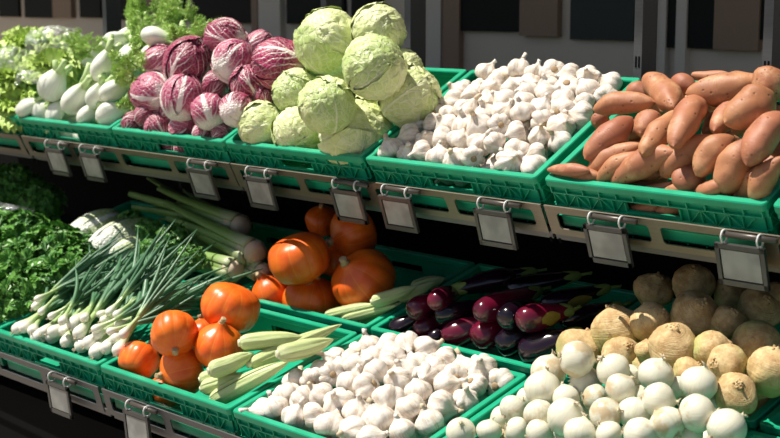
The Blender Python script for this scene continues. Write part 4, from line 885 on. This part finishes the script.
# ---- spring onions
V_so = [scallion_v(s) for s in range(141, 149)]
rs = random.Random(77); SO = []
front = [(22,333,.025),(30,336,.02),(42,337,.02),(62,336,.03),(63,347,.015),(77,338,.045),(87,348,.03),(96,340,.045),(104,353,.025),(113,344,.045),(16,334,.015),(72,329,.05),(50,342,.0),(116,355,.03),(94,357,.01),(36,342,.0),(80,351,.01),(52,337,.03),(68,346,.0)]
for i, (px, py, n) in enumerate(front): SO.append((px, py, n, rs.uniform(28,62), 'row'))
for i in range(15):
    px, py = rs.uniform(30,122), 0; py = 322 + (px-30)*.22 - rs.uniform(0, 22); SO.append((px, py, rs.uniform(.05,.085), rs.uniform(28,70), 'back'))
for i, (px, py, n, ang, kd) in enumerate(SO):
    p, t_ = L.at(px+3, py-6, n); k_ = rs.uniform(.9,1.25) if kd == 'row' else rs.uniform(.6,.8)
    d = (L.S*1. + L.X*rs.uniform(-.9,.55) + L.N*rs.uniform(.02,.25 if kd == 'row' else .5)).normalized(); x = d.orthogonal().normalized(); x = Matrix.Rotation(rs.random()*6.3, 3, d) @ x
    o = thing('spring_onion', V_so[i % 8], '', 'spring onion', 'spring onions in the front crate', M4(p, Matrix((x, d.cross(x), d)).transposed(), k_)); HEAP.append((o, 0 if kd == 'row' else 1, 0 if kd == 'row' else 1, px, 'scallion'))
# ---- labels of the many, counted from the front rim and from the left
gone = []
def rank_labels():
    groups = {}
    for o, lay, j, x, wh in HEAP: groups.setdefault((wh, lay, j), []).append((x, o))
    for (wh, lay, j), q in groups.items():
        q.sort(key=lambda e: e[0])
        for k, (x, o) in enumerate(q):
            c = NUM[min(k, 13)] if k < 14 else None
            if wh == 'scallion':
                o['label'] = ('spring onion with white bulb at the crate front, %s from the left' % (c or 'number %d' % (k+1))) if lay == 0 else 'spring onion of the rear layer, leaf fan number %d from the left' % (k+1)
            else:
                o['label'] = 'white garlic bulb, %s crate, %s row from the front, %s from the left' % (wh, NUM[j], c) if lay == 0 else 'garlic bulb deep in the %s heap, under row %s, %s from the left' % (wh, NUM[j], c)
def seen_names():
    bpy.context.view_layer.update(); dg = bpy.context.evaluated_depsgraph_get(); hit = set(); r = random.Random(1)
    for py in range(2, 438, 4):
        for px in range(-6, 790, 4):
            v = CD + CR*((px+r.random()*4-2-390)/F) - CU*((py+r.random()*4-2-219)/F)
            ok, _, _, _, o, _ = sc.ray_cast(dg, CAM, v.normalized())
            if ok:
                while o.parent: o = o.parent
                hit.add(o.name)
    return hit
HIT = seen_names()
def drop(o):
    for c in list(o.children_recursive): bpy.data.objects.remove(c)
    bpy.data.objects.remove(o)
keep = []
for e in BURIED:
    if e[0].name in HIT: keep.append(e)
    else: drop(e[0])
BURIED = keep; keep = []
for e in HEAP:
    if e[0].name in HIT or e[1] == 0: keep.append(e)
    else: drop(e[0])
HEAP = keep
rank_labels()
by = {}
for o, lead, x in BURIED: by.setdefault(lead, []).append((x, o))
for lead, q in by.items():
    q.sort(key=lambda e: e[0])
    for k, (x, o) in enumerate(q): o['label'] = lead.rstrip(',') + ' buried deep under the others in its heap, %s from the left' % (NUM[k] if k < 14 else 'number %d' % (k+1))
# ------------------------------------------------------------------ light
sd = bpy.data.lights.new('sun', 'SUN'); so = bpy.data.objects.new('sun', sd); COL.objects.link(so)
sd.energy = 6.3; sd.angle = math.radians(.6); sd.color = (1.,.945,.85)
to_sun = Vector((-.36,-.28,.90)).normalized(); so.rotation_euler = to_sun.to_track_quat('Z', 'Y').to_euler(); so.location = to_sun*8
w = bpy.data.worlds.new('world'); sc.world = w; w.use_nodes = True; wt = w.node_tree; bg = wt.nodes['Background']
sky = wt.nodes.new('ShaderNodeTexSky'); sky.sky_type = 'NISHITA'; sky.sun_disc = False; sky.sun_elevation = math.radians(55); sky.sun_rotation = math.radians(200)
wt.links.new(sky.outputs[0], bg.inputs[0]); bg.inputs[1].default_value = .055
sc.view_settings.view_transform = 'Standard'; sc.view_settings.look = 'None'; sc.view_settings.gamma = 1; sc.view_settings.exposure = .2; sc.view_settings.use_curve_mapping = False
sc.cycles.max_bounces = 6; sc.cycles.transparent_max_bounces = 12
